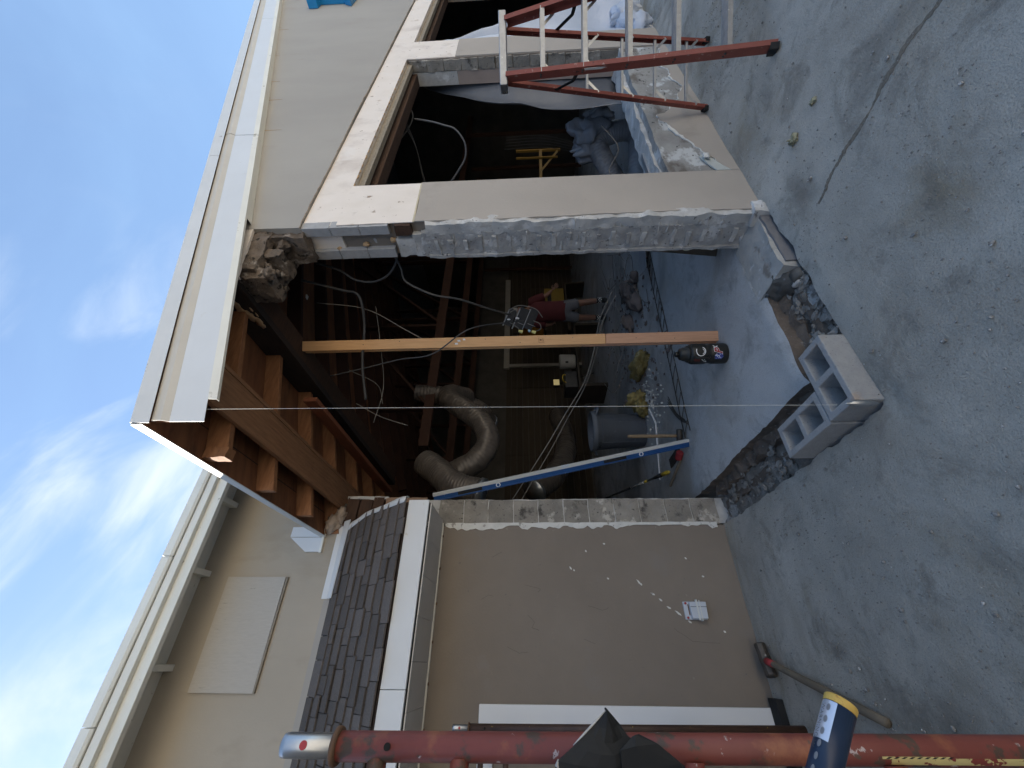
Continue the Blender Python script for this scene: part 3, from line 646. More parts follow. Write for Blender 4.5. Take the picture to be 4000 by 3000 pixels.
obj('plate_lip', slopeboard(1.372, 1.405, 1.66, 4.6, .105, .056), PLATE, deck, bevel=.003)
q = MB(); q.box((1.77, 2.75, roof(1.75)-.235), (1.81, 4.9, roof(1.75)-.125)); obj('cross_board', q, mat('red_brown_board', (.30, .105, .05), (.22, .075, .036), 4, .75, .2, 30, .004, stretch=(10, 1.5, 10)), deck, bevel=.003)
q = MB(); q.box((1.98, 1.64, 3.40), (2.03, 5.2, roof(1.98)-.004)); hb = obj('header_beam', q, DARKWOOD, deck)
q = MB(); q.box((2.034, 1.645, 3.415), (2.20, 5.2, roof(2.03)-.004)); obj('header_beam_back', q, OLDWOOD, deck)
t1 = MB()
for k, (y, z, a, b2) in enumerate(((1.74, 3.60, .04, .012), (1.80, 3.57, .05, .016), (1.88, 3.52, .07, .022), (1.96, 3.485, .06, .028), (2.03, 3.455, .06, .022), (1.90, 3.44, .02, .006), (1.95, 3.43, .018, .005))):
    t1.blob((1.977, y, z), (.004, a, b2), .7, 5, k, 12, 8)
obj('torn_patch', t1, RAWWOOD, hb, smooth=True)
# far rafters and trusses dimly visible deeper inside
for k, y in enumerate((2.1, 2.7, 3.3, 3.9, 4.5, 5.1, 5.7, 6.3, 6.9, 7.5, 8.1, 8.7, 9.3)):
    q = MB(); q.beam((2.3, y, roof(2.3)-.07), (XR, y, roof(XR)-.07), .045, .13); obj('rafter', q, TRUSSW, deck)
for k, y in enumerate((4.9, 6.6, 8.3)):
    tr = thing('roof_truss', ('nearest dark wooden roof truss inside the open building', 'middle dark wooden roof truss inside the open building', 'farthest dark wooden roof truss inside the open building')[k], 'truss', (6, y, 3.0), 'roof trusses inside')
    q = MB(); q.beam((2.4, y, 3.0), (13.4, y, 3.0), .045, .14); obj('chord', q, TRUSSW, tr)
    for x0, x1 in ((3.0, 3.0), (3.1, 4.4), (4.6, 4.6), (4.7, 6.2), (6.4, 6.4), (6.5, 8.2), (8.4, 8.4)):
        q = MB(); q.beam((x0, y+.03, 3.07), (x1, y+.03, roof(x1)-.14), .04, .09, (0, 1, 0)); obj('web', q, TRUSSW, tr)
# eave drip edge along the hanging corner
q = MB(); q.prism([(.866, 1.5, roof(.866)-.008), (.862, 1.5, roof(.866)-.008), (.858, 1.5, roof(.866)+.038), (.93, 1.5, roof(.93)+.040), (.93, 1.5, roof(.93)+.037), (.866, 1.5, roof(.866)+.034)], (0, 1.935, 0)); obj('drip_edge', q, GREYMETAL, deck)
# rake fascia: drip flashing, cream bevel, white face, lip
def rake(x0, x1, prof, name, m_, sag=0):
    a = MB(); n = 14; rows = []
    for i in range(n+1):
        x = x0 + (x1-x0)*i/n; s_ = sag*(nv((x, 0, 0), 2.2) + .4*nv((x, 1, 0), 7))
        rows.append([(x, 1.5 + dy, roof(x) + dz + (s_ if 0 < i < n else 0)*(1 if j < len(prof)/2 else .3)) for j, (dy, dz) in enumerate(prof)])
    a.sheet(rows); o = obj(name, a, m_, deck, solid=.0022); return o
for x0, x1 in ((.866, 3.285), (3.29, 5.10), (5.105, 8.2), (8.205, XR)):
    rake(x0, x1, [(.02, .040), (-.004, .040), (-.010, .036), (-.004, -.045)], 'drip_flashing', GREYMETAL, .005)
for x0, x1 in ((.885, 3.688), (3.696, 7.1), (7.107, XR)):
    rake(x0, x1, [(.012, -.040), (.008, -.085), (.022, -.115)], 'fascia_bevel', mat('tan_shadowed_bevel', (.62, .575, .50), (.57, .53, .46), 4, .6, .05) if x0 < 1 else MATS['tan_shadowed_bevel'], .002)
    rake(x0, x1, [(.022, -.116), (.026, -.275)], 'fascia_cover', WHITE)
    rake(x0 + (.12 if x0 < 1 else 0), x1, [(.024, -.276), (.030, -.315), (.046, -.315)], 'fascia_lip', CREAMTRIM, .002)
rake(.90, 2.5, [(.05, .0), (.05, -.18)], 'sub_fascia', PLYDECK)
rake(2.5, XR, [(.047, -.312), (.105, -.312)], 'rake_soffit', CREAMTRIM)
# building closers (outside the frame): back and far side walls so that no daylight leaks in
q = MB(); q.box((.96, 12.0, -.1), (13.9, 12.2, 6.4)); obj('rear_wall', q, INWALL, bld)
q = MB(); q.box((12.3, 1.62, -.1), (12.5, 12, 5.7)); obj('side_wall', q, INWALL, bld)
q = MB(); q.box((-6, YL+.21, 4.452), (4.2, 12.2, 4.6)); q.box((-6.2, YL+.2, -.1), (-6, 12.2, 4.45)); q.box((-6, 12.0, -.1), (.955, 12.2, 4.45)); q.box((4.0, YL+.2, 4.29), (4.2, 12.2, 4.45)); obj('upper_roof', q, ROOFTOP, bld)
# added unseen wing on the left, keeps skylight off that side of the yard
q = MB(); q.box((-5.6, -4.5, -.1), (-3.4, YL-.01, 4.4)); obj('added_shade_wing', q, STUCCO, bld)
# upper eave
q = MB(); q.box((-6, 3.10, 4.222), (3.4, YL, 4.246)); eave = obj('upper_eave', q, CREAMTRIM, bld)
q = MB(); q.box((-6, 3.058, 4.028), (3.4, 3.098, 4.22)); obj('fascia_board', q, CREAMTRIM, eave, bevel=.003)
q = MB(); q.box((-6, 3.022, 4.105), (3.4, 3.056, 4.163)); obj('fascia_band', q, CREAMTRIM, eave, bevel=.004)
for x0, x1 in ((-6, -.335), (-.33, .62), (.625, 3.4)):
    q = MB(); q.prism([(x0, y, z) for y, z in ((3.008, 4.165), (2.998, 4.18), (3.0, 4.238), (3.06, 4.247), (3.44, 4.31), (3.44, 4.25), (3.06, 4.226), (3.02, 4.165))], (x1-x0, 0, 0)); obj('gutter', q, CREAMTRIM, eave)
for x in (1.13, .575, -.045, -.62, -1.2, -1.8):
    q = MB(); q.box((x-.02, 3.10, 4.15), (x+.022, YL, 4.22)); obj('lookout', q, CREAMTRIM, eave, bevel=.003)
# white flashing pieces where the roofs meet
q = MB(); q.box((.86, YL-.012, 3.30), (.94, YL-.001, 3.58)); q.hexa([(.742, YL-.014, 3.305), (.855, YL-.014, 3.305), (.855, YL-.002, 3.305), (.742, YL-.002, 3.305), (.742, YL-.014, 3.42), (.855, YL-.014, 3.575), (.855, YL-.002, 3.575), (.742, YL-.002, 3.42)]); obj('corner_flashing', q, WHITE, bld)
q = MB(); q.rough((.735, YL-.02, 3.285), (.97, YL, 3.303), .03, .005, 20, 3); obj('caulk_bead', q, CREAMTRIM, bld)
q = MB(); q.blob((.965, YL-.03, 3.235), (.075, .05, .055), .6, 5, 3, 16, 10); q.blob((1.03, YL-.02, 3.19), (.08, .05, .045), .6, 5, 8, 16, 10); obj('torn_insulation', q, PINKINS, bld, smooth=True)

# --- door in the left wall
q = MB(); q.box((-.322, YL-.028, 0), (-.222, YL, 1.93)); q.box((-1.5, YL-.028, 1.832), (-.324, YL, 1.93)); dfr = obj('door_frame', q, WHITEDOOR, bld, bevel=.004)
q = MB(); q.box((-.352, YL-.012, 0), (-.326, YL+.05, 1.828)); obj('door_stop', q, CREAMTRIM, dfr)
q = MB(); q.box((-1.28, YL+.012, 0), (-.356, YL+.055, 1.82)); dr = obj('door', q, WHITEDOOR, bld, bevel=.004)
q = MB(); q.box((-1.12, YL+.006, 1.0), (-.50, YL+.0115, 1.70)); q.box((-1.12, YL+.006, .16), (-.50, YL+.0115, .84)); obj('door_panel', q, WHITEDOOR, dr, bevel=.01)
q = MB(); q.tube([(-1.2, YL+.012, .95), (-1.2, YL-.05, .95)], [.03, .026], 14); obj('handle', q, GALV, dr, smooth=True)
q = MB(); q.box((-1.5, YL-.14, 0), (-.17, YL-.031, .045)); obj('door_sill', q, mat('dark_threshold_rubber', (.02, .02, .02), None, 5, .8, .1), bld, bevel=.004)
# far back wall boarding seen through the hole
YB = 9.2
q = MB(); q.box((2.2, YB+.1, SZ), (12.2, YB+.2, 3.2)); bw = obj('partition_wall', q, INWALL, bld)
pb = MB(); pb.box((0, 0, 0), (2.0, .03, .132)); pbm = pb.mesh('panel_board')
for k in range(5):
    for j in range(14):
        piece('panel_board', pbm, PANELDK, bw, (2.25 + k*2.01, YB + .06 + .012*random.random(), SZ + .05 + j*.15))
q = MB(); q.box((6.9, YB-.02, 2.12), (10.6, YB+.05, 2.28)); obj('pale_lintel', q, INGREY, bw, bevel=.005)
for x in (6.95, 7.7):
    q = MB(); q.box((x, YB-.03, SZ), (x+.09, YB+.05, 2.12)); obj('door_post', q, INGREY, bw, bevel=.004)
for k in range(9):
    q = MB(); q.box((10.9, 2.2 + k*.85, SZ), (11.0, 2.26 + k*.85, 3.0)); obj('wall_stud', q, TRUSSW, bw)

# added unseen building behind the camera, bounces warm sunlight onto the walls
bounce_bld = thing('building', 'added unseen pale building across the sandy lot, bouncing sunlight onto the torn corner', 'building', (4, -15, 0))
q = MB(); q.box((-14, -22, 0), (24, -15, 6.2)); obj('wall', q, mat('pale_yellow_render', (.70, .64, .55), (.64, .58, .49), .8, .9, .2, 30, .005), bounce_bld)
q = MB(); q.box((-14.2, -22.2, 6.2), (24.2, -14.8, 6.45)); obj('parapet', q, CREAMTRIM, bounce_bld)
for k in range(6):
    q = MB(); q.box((-11.2 + 5.6*k, -14.99, 1.0), (-9.6 + 5.6*k, -14.95, 2.4)); fr_ = obj('window', q, WHITEDOOR, bounce_bld)
    q = MB(); q.box((-11.1 + 5.6*k, -14.945, 1.1), (-9.7 + 5.6*k, -14.94, 2.3)); obj('pane', q, mat('dark_window_glass', (.03, .035, .04), None, 5, .1, 0), fr_)

# ------------------------------------------------------------------ AWNING
aw = thing('awning', 'shingled awning with white fascia hung on the tan wall above the door', 'awning', (0, YL, 2.3))
YF, ZF, ZW = 2.935, 2.475, 3.125
def awp(x, t, lift=0):                                # point on the awning slope, t = 0 front .. 1 wall
    n_ = Vector((0, -(ZW-ZF), (YL-YF))).normalized()
    return Vector((x, YF + (YL-YF)*t, ZF + (ZW-ZF)*t)) + n_*lift
q = MB(); q.hexa([awp(-2.2, 0, -.03), awp(.985, 0, -.03), awp(.985, 1, -.03), awp(-2.2, 1, -.03), awp(-2.2, 0, -.004), awp(.985, 0, -.004), awp(.985, 1, -.004), awp(-2.2, 1, -.004)]); obj('awning_deck', q, DARKWOOD, aw)
rows = 8
for r_ in range(rows):
    x = 1.012; t0 = r_/rows*.975; t1 = min(t0 + 1.25/rows, 1.0)
    while x > -2.2:
        wd = random.choice((.12, .16, .19, .22, .26)) + random.uniform(-.015, .015)
        dt = random.choice((0, 0, 0, .018, .034)); l = random.choice((0, 0, .002, .006))
        xe = max(x - wd, -2.2)
        if x > 1.0: xr = 1.012 - .02*r_/rows + .006*random.random() - .085*max(0, (r_-5)/3)
        else: xr = x
        q = MB(); a0, a1 = t0 - dt, t1
        q.hexa([awp(xe+.004, a0, .011+l), awp(xr, a0, .011+l), awp(xr-.001, a1, .001), awp(xe+.004, a1, .001),
                awp(xe+.004, a0, .022+l), awp(xr, a0, .022+l), awp(xr-.001, a1, .004), awp(xe+.004, a1, .004)])
        o = obj('shingle', q, SHINGLE, aw); x = xe
q = MB(); q.box((-.13, 2.945, 2.316), (1.003, 2.968, 2.468)); q.box((-2.2, 2.945, 2.316), (-.133, 2.968, 2.468)) ; obj('fascia', q, WHITE, aw, bevel=.003)
q = MB()
pass
for x in [.985 - i*.245 for i in range(13)]:
    q = MB(); q.box((x-.2440, 2.970, 2.300 + .0015*(round(x*100) % 2)), (x-.001, YL-.022, 2.308)); obj('soffit_panel', q, SOFFITV, aw)
q = MB(); q.box((-2.2, YL-.020, 2.292), (.965, YL-.002, 2.310)); obj('soffit_channel', q, CREAMTRIM, aw)
for k, x in enumerate([.86 - i*.245 for i in range(9)]):
    q = MB(); q.blob((x, YL-.012, 2.288), (.012, .008, .006), .5, 4, k, 6, 4); obj('nail', q, RUST, aw)
q = MB(); q.hexa([awp(.40, .93, .02), awp(.985, .90, .02), awp(.985, 1.01, .02), awp(.40, 1.0, .02), awp(.40, .93, .025), awp(.985, .90, .025), awp(.985, 1.01, .025), awp(.40, 1.0, .025)])
q.box((.40, YL-.006, 3.10), (.985, YL-.001, 3.19)); obj('flashing', q, WHITE, aw)
q = MB(); q.box((-2.2, YL-.010, 3.105), (.398, YL-.001, 3.165)); obj('painted_flashing', q, STUCCO_UP, aw)
rows_ = []
for i in range(15):                                   # curled metal strip down the open right edge
    t = i/14; c_ = .03*math.sin(t*9) + .02*nv((t, 0, 0), 6)
    xr = 1.012 - .02*t - .085*max(0, (t-.62)/.38)
    rows_.append([awp(xr-.03, t, .019), awp(xr+.006, t, .022), awp(xr+.016+c_*.15, t, .006 + c_*.4), awp(xr+.01, t, -.012)])
q = MB(); q.sheet(rows_); obj('edge_strip', q, GREYMETAL, aw, smooth=True, solid=.002)
q = MB(); q.prism([awp(.984, 0, -.03), awp(.984, 1, -.03), (.984, YL-.002, 2.312), (.984, 2.97, 2.312)], (.006, 0, 0)); obj('end_board', q, OLDWOOD, aw)

# ------------------------------------------------------------------ things on the walls
p = thing('wall_panel', 'painted plywood board covering an opening high on the tan upper wall', 'panel', (.185, YL, 3.74))
q = MB(); q.hexa([(-.184, YL-.020, 3.506), (.553, YL-.020, 3.513), (.553, YL-.001, 3.513), (-.184, YL-.001, 3.506), (-.184, YL-.020, 3.969), (.553, YL-.020, 3.982), (.553, YL-.001, 3.982), (-.184, YL-.001, 3.969)]); obj('board', q, PLYPANEL, p)
q = MB(); q.box((-.184, YL-.0195, 3.494), (.553, YL-.001, 3.5055)); obj('shade_strip', q, GREYWOOD, p)  # brown strip painted in for the shade under the board

p = thing('outlet_box', 'grey weatherproof outlet box with taped lid low on the tan wall', 'outlet box', (.33, YL, .38))
q = MB(); q.box((.272, YL-.018, .302), (.388, YL-.001, .458)); obj('back_plate', q, BOXGREY, p, bevel=.004)
q = MB(); q.hexa([(.276, YL-.046, .306), (.384, YL-.046, .300), (.384, YL-.019, .304), (.276, YL-.019, .310), (.276, YL-.046, .418), (.384, YL-.046, .420), (.384, YL-.019, .420), (.276, YL-.019, .418)]); lid = obj('lid', q, BOXGREY, p, bevel=.004)
q = MB(); q.box((.350, YL-.0475, .304), (.353, YL-.0462, .417)); obj('lid_groove', q, DARKBOX, lid)
q = MB(); q.box((.266, YL-.048, .362), (.394, YL-.0465, .375)); q.box((.266, YL-.048, .345), (.394, YL-.0467, .352)); q.box((.262, YL-.047, .345), (.270, YL-.02, .352)); q.box((.390, YL-.047, .362), (.398, YL-.02, .372)); obj('clear_tape', q, mat('clear_tape', (.66, .68, .66), None, 5, .25, 0), p)
for x in (.376, .284):
    q = MB(); q.tube([(x, YL-.018, .441), (x, YL-.024, .441)], .008, 12); obj('screw', q, REDHEAD, p)
q = MB(); q.box((.30, YL-.021, .421), (.37, YL-.018, .428)); obj('hinge', q, RUST, p)

p = thing('blue_letter', 'raised bright blue sign letter cut off at the edge of the gable wall', 'sign letter', (8.0, YR, 4.3))
def ser(x0, z0):
    return [(x0, z0), (x0+.62, z0), (x0+.62, z0+.13), (x0+.44, z0+.16), (x0+.44, z0+.49), (x0+.62, z0+.49), (x0+.62, z0+.63), (x0, z0+.63), (x0, z0+.49), (x0+.16, z0+.49), (x0+.16, z0+.14), (x0+.10, z0+.11)]
q = MB(); q.prism([(x, YR-.006, z) for x, z in ser(7.80, 4.01)], (0, -.10, 0)); obj('letter_body', q, BLUEPL, p, bevel=.006)
p = thing('wall_light', 'small black round light fixture on the gable wall beside the roof edge', 'light fixture', (8.4, YR, 4.99))
q = MB(); q.tube([(8.42, YR-.004, 4.99), (8.42, YR-.05, 4.99)], [.055, .05], 16); obj('body', q, BLACK, p)
q = MB(); q.tube([(8.42, YR-.051, 4.99), (8.42, YR-.066, 4.99)], [.042, .03], 16); obj('lens', q, WHITE, p)

# ------------------------------------------------------------------ concrete blocks at the corner
def cmu(name, label, cx, cy, zt, rz, L_=.388, W_=.188, H_=.188):
    p = thing(name, label, 'concrete block', (cx, cy, zt - H_), 'loose concrete blocks at the corner')
    mb = MB(); t = .034
    def ring(x0, x1, y0, y1): return [(x0, y0), (x1, y0), (x1, y1), (x0, y1)]
    cores = [(-L_/2+t, -t*.5), (t*.5, L_/2-t)]
    # shell pieces overlap-free: two long faces, three webs
    parts_ = [(-L_/2, L_/2, -W_/2, -W_/2+t), (-L_/2, L_/2, W_/2-t, W_/2), (-L_/2, -L_/2+t, -W_/2+t, W_/2-t), (-t*.5, t*.5, -W_/2+t, W_/2-t), (L_/2-t, L_/2, -W_/2+t, W_/2-t)]
    # outer walls
    xs = [-L_/2, -L_/2+t, -t*.5, t*.5, L_/2-t, L_/2]; ys = [-W_/2, -W_/2+t, W_/2-t, W_/2]
    V = [(x, y, z) for z in (0, H_) for y in ys for x in xs]
    ix = lambda i, j, k: k*24 + j*6 + i
    F = []
    solid = lambda i, j: not (j == 1 and i in (1, 3))
    for i in range(5):
        for j in range(3):
            if solid(i, j):
                F.append((ix(i, j, 1), ix(i+1, j, 1), ix(i+1, j+1, 1), ix(i, j+1, 1))); F.append((ix(i, j+1, 0), ix(i+1, j+1, 0), ix(i+1, j, 0), ix(i, j, 0)))
                for di, dj, e in ((0, -1, ((i, j), (i+1, j))), (1, 0, ((i+1, j), (i+1, j+1))), (0, 1, ((i+1, j+1), (i, j+1))), (-1, 0, ((i, j+1), (i, j)))):
                    a, b = i+di, j+dj
                    if not (0 <= a < 5 and 0 <= b < 3) or not solid(a, b):
                        (p0, p1) = e; F.append((ix(*p0, 0), ix(*p1, 0), ix(*p1, 1), ix(*p0, 1)))
    mb.add(V, F)
    me = mb.mesh('block_body'); o = link('block_body', me, BLOCKNEW, p); o.rotation_euler = (0, 0, rz)
    b = o.modifiers.new('bevel', 'BEVEL'); b.width = .0045; b.segments = 2; b.limit_method = 'ANGLE'
    s = o.modifiers.new('sub', 'SUBSURF'); s.subdivision_type = 'SIMPLE'; s.levels = 3; s.render_levels = 3
    tx = bpy.data.textures.get('grit') or bpy.data.textures.new('grit', 'CLOUDS'); tx.noise_scale = .018
    d = o.modifiers.new('grit', 'DISPLACE'); d.texture = tx; d.strength = .004; d.texture_coords = 'GLOBAL'; d.mid_level = .5
    return p
cmu('concrete_block', 'concrete block with two square cores standing at the outermost corner under the plumb bob', 1.163, 1.678, .115, R(1))
cmu('concrete_block', 'concrete block butted behind the outermost corner block, beside the left wall trench', 1.050, 1.972, .112, R(91))

p = thing('plumb_line', 'thin white string with a plumb bob hanging from the roof corner to the block', 'plumb line', (.945, 1.60, .13))
q = MB(); q.tube([(1.0, 1.602, roof(1.0)-.002), (.985, 1.60, 2.2), (.957, 1.598, .19)], .0009, 5); obj('string', q, STRING, p)
q = MB(); q.lathe([(.0015, .20), (.005, .19), (.006, .175), (.013, .168), (.014, .10), (.012, .085), (.002, .055)], (.950, 1.578, -.03), 14); obj('bob', q, GALV, p, smooth=True)

# ------------------------------------------------------------------ post, jug, levels
p = thing('shoring_post', 'upright post of nailed new studs propping the dark beam over the missing corner', 'post', (2.13, 2.52, SZ))
a0 = Vector((2.127, 2.523)); ang = R(-32); ca, sa = math.cos(ang), math.sin(ang)
def loc(u, v): return (a0.x + u*ca - v*sa, a0.y + u*sa + v*ca)
def stud(name, u0, u1, v0, v1, z0, z1, m_):
    q = MB(); c = [loc(u0, v0), loc(u1, v0), loc(u1, v1), loc(u0, v1)]
    q.hexa([(x, y, z0) for x, y in c] + [(x, y, z1) for x, y in c]); return obj(name, q, m_, p, bevel=.004)
stud('stud', -.012, .070, -.037, -.0005, .94, 3.412, STUD)
stud('stud', -.012, .070, -.038, -.0005, SZ, .937, STUD2)
stud('stud', -.022, .060, .0005, .036, 1.12, 3.405, STUD)
stud('stud', -.022, .060, .0005, .036, SZ, 1.117, STUD2)
st = MB(); st.box((0, 0, 0), (.0, .0, .0)) if 0 else None
def onstud(u, z): x, y = loc(u, -.0385); return Vector((x, y, z))
fx = (ca, sa, 0)
text('grade_stamp', 'SPF', .018, mat('faded_stamp_ink', (.24, .12, .06), None, 5, .8, 0), p, frame(onstud(.032, 1.435), fx, (0, 0, 1)))
q = MB()
for u0, u1, z0, z1 in ((.012, .050, 1.468, 1.471), (.012, .014, 1.425, 1.471), (.026, .040, 1.448, 1.462)): 
    c = [onstud(u0, z0), onstud(u1, z0), onstud(u1, z1), onstud(u0, z1)]; q.prism(c, (sa*.0006, -ca*.0006, 0))
obj('stamp_frame', q, MATS['faded_stamp_ink'], p)
q = MB()
for u, z in ((.02, 2.15), (.05, 1.9), (.015, 1.62), (.045, 1.2), (.03, .7), (.02, .4), (.05, 2.6), (.03, 2.9)):
    q.blob(onstud(u, z), (.0035, .0035, .004), .2, 3, 1, 7, 5)
obj('nail_head', q, STEELDK, p)
q = MB()
for u, z, l in ((.012, 2.12, .03), (.035, 2.10, .028), (.045, 2.06, .024)): q.prism([onstud(u, z), onstud(u+.014, z+.004), onstud(u+.013, z+l), onstud(u-.001, z+l-.006)], (sa*.001, -ca*.001, 0))
obj('paper_tag', q, STWHITE, p)

p = thing('water_jug', 'black sports water jug covered in stickers beside the foot of the post', 'water jug', (1.955, 2.475, SZ))
jc = Vector((1.955, 2.475, SZ))
q = MB(); q.lathe([(.060, 0), (.074, .006), (.078, .02), (.078, .115), (.073, .125), (.0725, .15), (.077, .16), (.079, .175), (.079, .255), (.074, .268), (.066, .28)], jc, 36); body = obj('jug_body', q, BOTTLE, p, smooth=True)
q = MB(); q.lathe([(.066, .281), (.063, .292), (.052, .30), (.052, .322), (.045, .33), (.045, .342), (.03, .352)], jc, 30); obj('lid', q, BOTTLE, p, smooth=True)
q = MB(); q.lathe([(.020, .352), (.020, .372), (.018, .378)], jc, 20); obj('spout', q, BOTTLE, p, smooth=True)
q = MB(); q.tube(cat([jc + Vector((-.066, -.048, .26)), jc + Vector((-.085, -.058, .24)), jc + Vector((-.085, -.058, .17)), jc + Vector((-.066, -.048, .15))], 6), .008, 8); obj('side_grip', q, BOTTLE, p, smooth=True)
az0 = math.atan2(-jc.y, -jc.x)                       # side of the jug that faces the yard
def onjug(a, z, r=.0795):
    return jc + Vector((math.cos(az0+a)*r, math.sin(az0+a)*r, z))
def jugpatch(name, outline, m_, r=.0796, par=None):
    n = len(outline); q = MB(); c = (sum(o[0] for o in outline)/n, sum(o[1] for o in outline)/n)
    q.add([onjug(*c, r)] + [onjug(a, z, r) for a, z in outline], [(0, 1+i, 1+(i+1) % n) for i in range(n)]); return obj(name, q, m_, par or p)
def arc(ca_, cz, ra, rz_, t0, t1, wd, n=22):
    o = [(ca_ + ra*math.cos(R(t0+(t1-t0)*i/n)), cz + rz_*math.sin(R(t0+(t1-t0)*i/n))) for i in range(n+1)]
    k = [(ca_ + (ra-wd*12.6)*math.cos(R(t0+(t1-t0)*i/n)), cz + (rz_-wd)*math.sin(R(t0+(t1-t0)*i/n))) for i in range(n+1)]
    return o, k
def jugarc(name, *a, m_, r=.0797):
    o, k = arc(*a); q = MB(); q.sheet([[onjug(*x, r) for x in o], [onjug(*x, r) for x in k]]); return obj(name, q, m_, p)
jugarc('ring_sticker', .28, .212, .50, .036, 60, 330, .006, m_=STWHITE)
jugarc('ring_sticker', .25, .208, .30, .022, 200, 330, .004, m_=STWHITE)
jugpatch('red_sticker', [(-.45, .232), (-.35, .252), (-.62, .262), (-.80, .245), (-.78, .215), (-.55, .213)], mat('dull_red_sticker', (.13, .025, .02), (.09, .02, .015), 60, .6, 0))
jugpatch('green_sticker_border', [(-.30, .195), (-.40, .208), (-.62, .202), (-.80, .182), (-.86, .165), (-.74, .168), (-.62, .183), (-.50, .178)], STWHITE)
jugpatch('green_sticker', [(-.34, .195), (-.42, .203), (-.60, .197), (-.76, .180), (-.79, .171), (-.72, .173), (-.60, .188), (-.50, .184)], STGREEN, .0800)
jugpatch('blue_sticker', [(.02, .055), (.0, .10), (-.18, .112), (-.52, .108), (-.55, .06), (-.30, .048)], STBLUE, .0788)
def jugtext(name, s_, size, m_, a, z, r, sc=1.0, ext=.0003, bold=0):
    c = bpy.data.curves.new(name, 'FONT'); c.body = s_; c.size = size; c.align_x = 'CENTER'; c.align_y = 'CENTER'; c.shear = .3; c.offset = bold
    t = bpy.data.objects.new(name, c); COL.objects.link(t)
    me = bpy.data.meshes.new_from_object(t.evaluated_get(bpy.context.evaluated_depsgraph_get())); bpy.data.objects.remove(t)
    me.materials.clear(); me.name = name
    for v in me.vertices: v.co = onjug(a + v.co.x/.079, z + v.co.y, r) - OFF[p.name]
    o = link(name, me, m_, p); OFF[o.name] = OFF[p.name]
jugtext('letter_border', 'P', .078, STWHITE, .22, .082, .0791, bold=.0042)
jugtext('letter_sticker', 'P', .078, STRED, .22, .082, .0798, bold=.0015)
jugtext('star_sticker', 'K', .045, STWHITE, .66, .098, .0791, bold=.0012)
jugtext('blue_sticker_letter', 'S', .03, STWHITE, -.24, .085, .0795)

p = thing('spirit_level', 'very long blue spirit level leaning against the cut left wall', 'spirit level', (1.735, 3.533, SZ))
A = Vector((1.735, 3.533, SZ)); B = Vector((1.205, 3.47, 2.42))
dv = (B-A).normalized(); tocam = (CAM - A); sv = dv.cross(Vector((.62, .78, 0))).normalized(); nv_ = sv.cross(dv).normalized()
Ln = (B-A).length
def lv(t, a, b): return A + dv*(Ln*t) + sv*a + nv_*b     # a: across visible width, b: depth
def lbox(name, t0, t1, a0_, a1_, b0, b1, m_, par, bevel=0):
    q = MB(); q.hexa([lv(t0, a0_, b0), lv(t0, a1_, b0), lv(t0, a1_, b1), lv(t0, a0_, b1), lv(t1, a0_, b0), lv(t1, a1_, b0), lv(t1, a1_, b1), lv(t1, a0_, b1)]); return obj(name, q, m_, par, bevel=bevel)
sgn = 1 if sv.dot(Vector((.82, -.57, 0))) > 0 else -1
sv = sv*sgn
lbox('level_web', .002, .998, -.028, .004, -.011, .011, BLUELEV, p)
lbox('level_edge', .0, 1.0, .005, .033, -.014, .014, LEVWHITE, p, .002)
lbox('level_flange', .0, 1.0, -.040, -.029, -.014, .014, BLUELEV, p, .002)
for t in (.20, .76):
    for s_ in (-1, 1):
        lbox('hand_hold', t+.06, t+.15, -.026, .002, s_*.0112, s_*.0118, BLACK, p)
    q = MB(); c0 = lv(t, -.012, -.0125); c1 = lv(t, -.012, .0125); q.tube([c0, c1], .021, 20); vr = obj('vial_ring', q, STWHITE, p, smooth=False)
    q = MB(); q.tube([lv(t, -.012, -.0135), lv(t, -.012, .0135)], .013, 18); obj('vial', q, BLUELEV, vr)
lbox('centre_vial', .485, .515, .012, .0345, -.0145, .0145, BOXGREY, p, .002)

p = thing('spirit_level', 'brown box level with pale vials leaning inside against the pier', 'spirit level', (2.66, 2.11, SZ))
q = MB(); a_, b_2 = Vector((2.675, 2.105, SZ+.002)), Vector((2.63, 1.93, 1.12)); q.beam(a_, b_2, .022, .062, (-.57, .82, 0)); obj('level_body', q, mat('olive_brown_level', (.15, .12, .085), (.11, .085, .06), 10, .5, .1, 30, .002), p, bevel=.002)
q = MB(); off_ = Vector((.82, .57, 0))*.0; q.beam(a_ + Vector((.023, -.036, 0)), b_2 + Vector((.023, -.036, 0)), .024, .012, (-.57, .82, 0)); obj('level_flange', q, GREYMETAL, p)
for t in (.24, .62):
    c = a_.lerp(b_2, t); q = MB(); q.blob(c - Vector((.57, .82, 0))*.012 - Vector((.005, .005, 0)), (.014, .012, .028), 0, 1, 0, 12, 8); obj('vial', q, mat('pale_vial_%d' % int(t*100), (.55, .56, .36), None, 5, .3, 0), p, smooth=True)

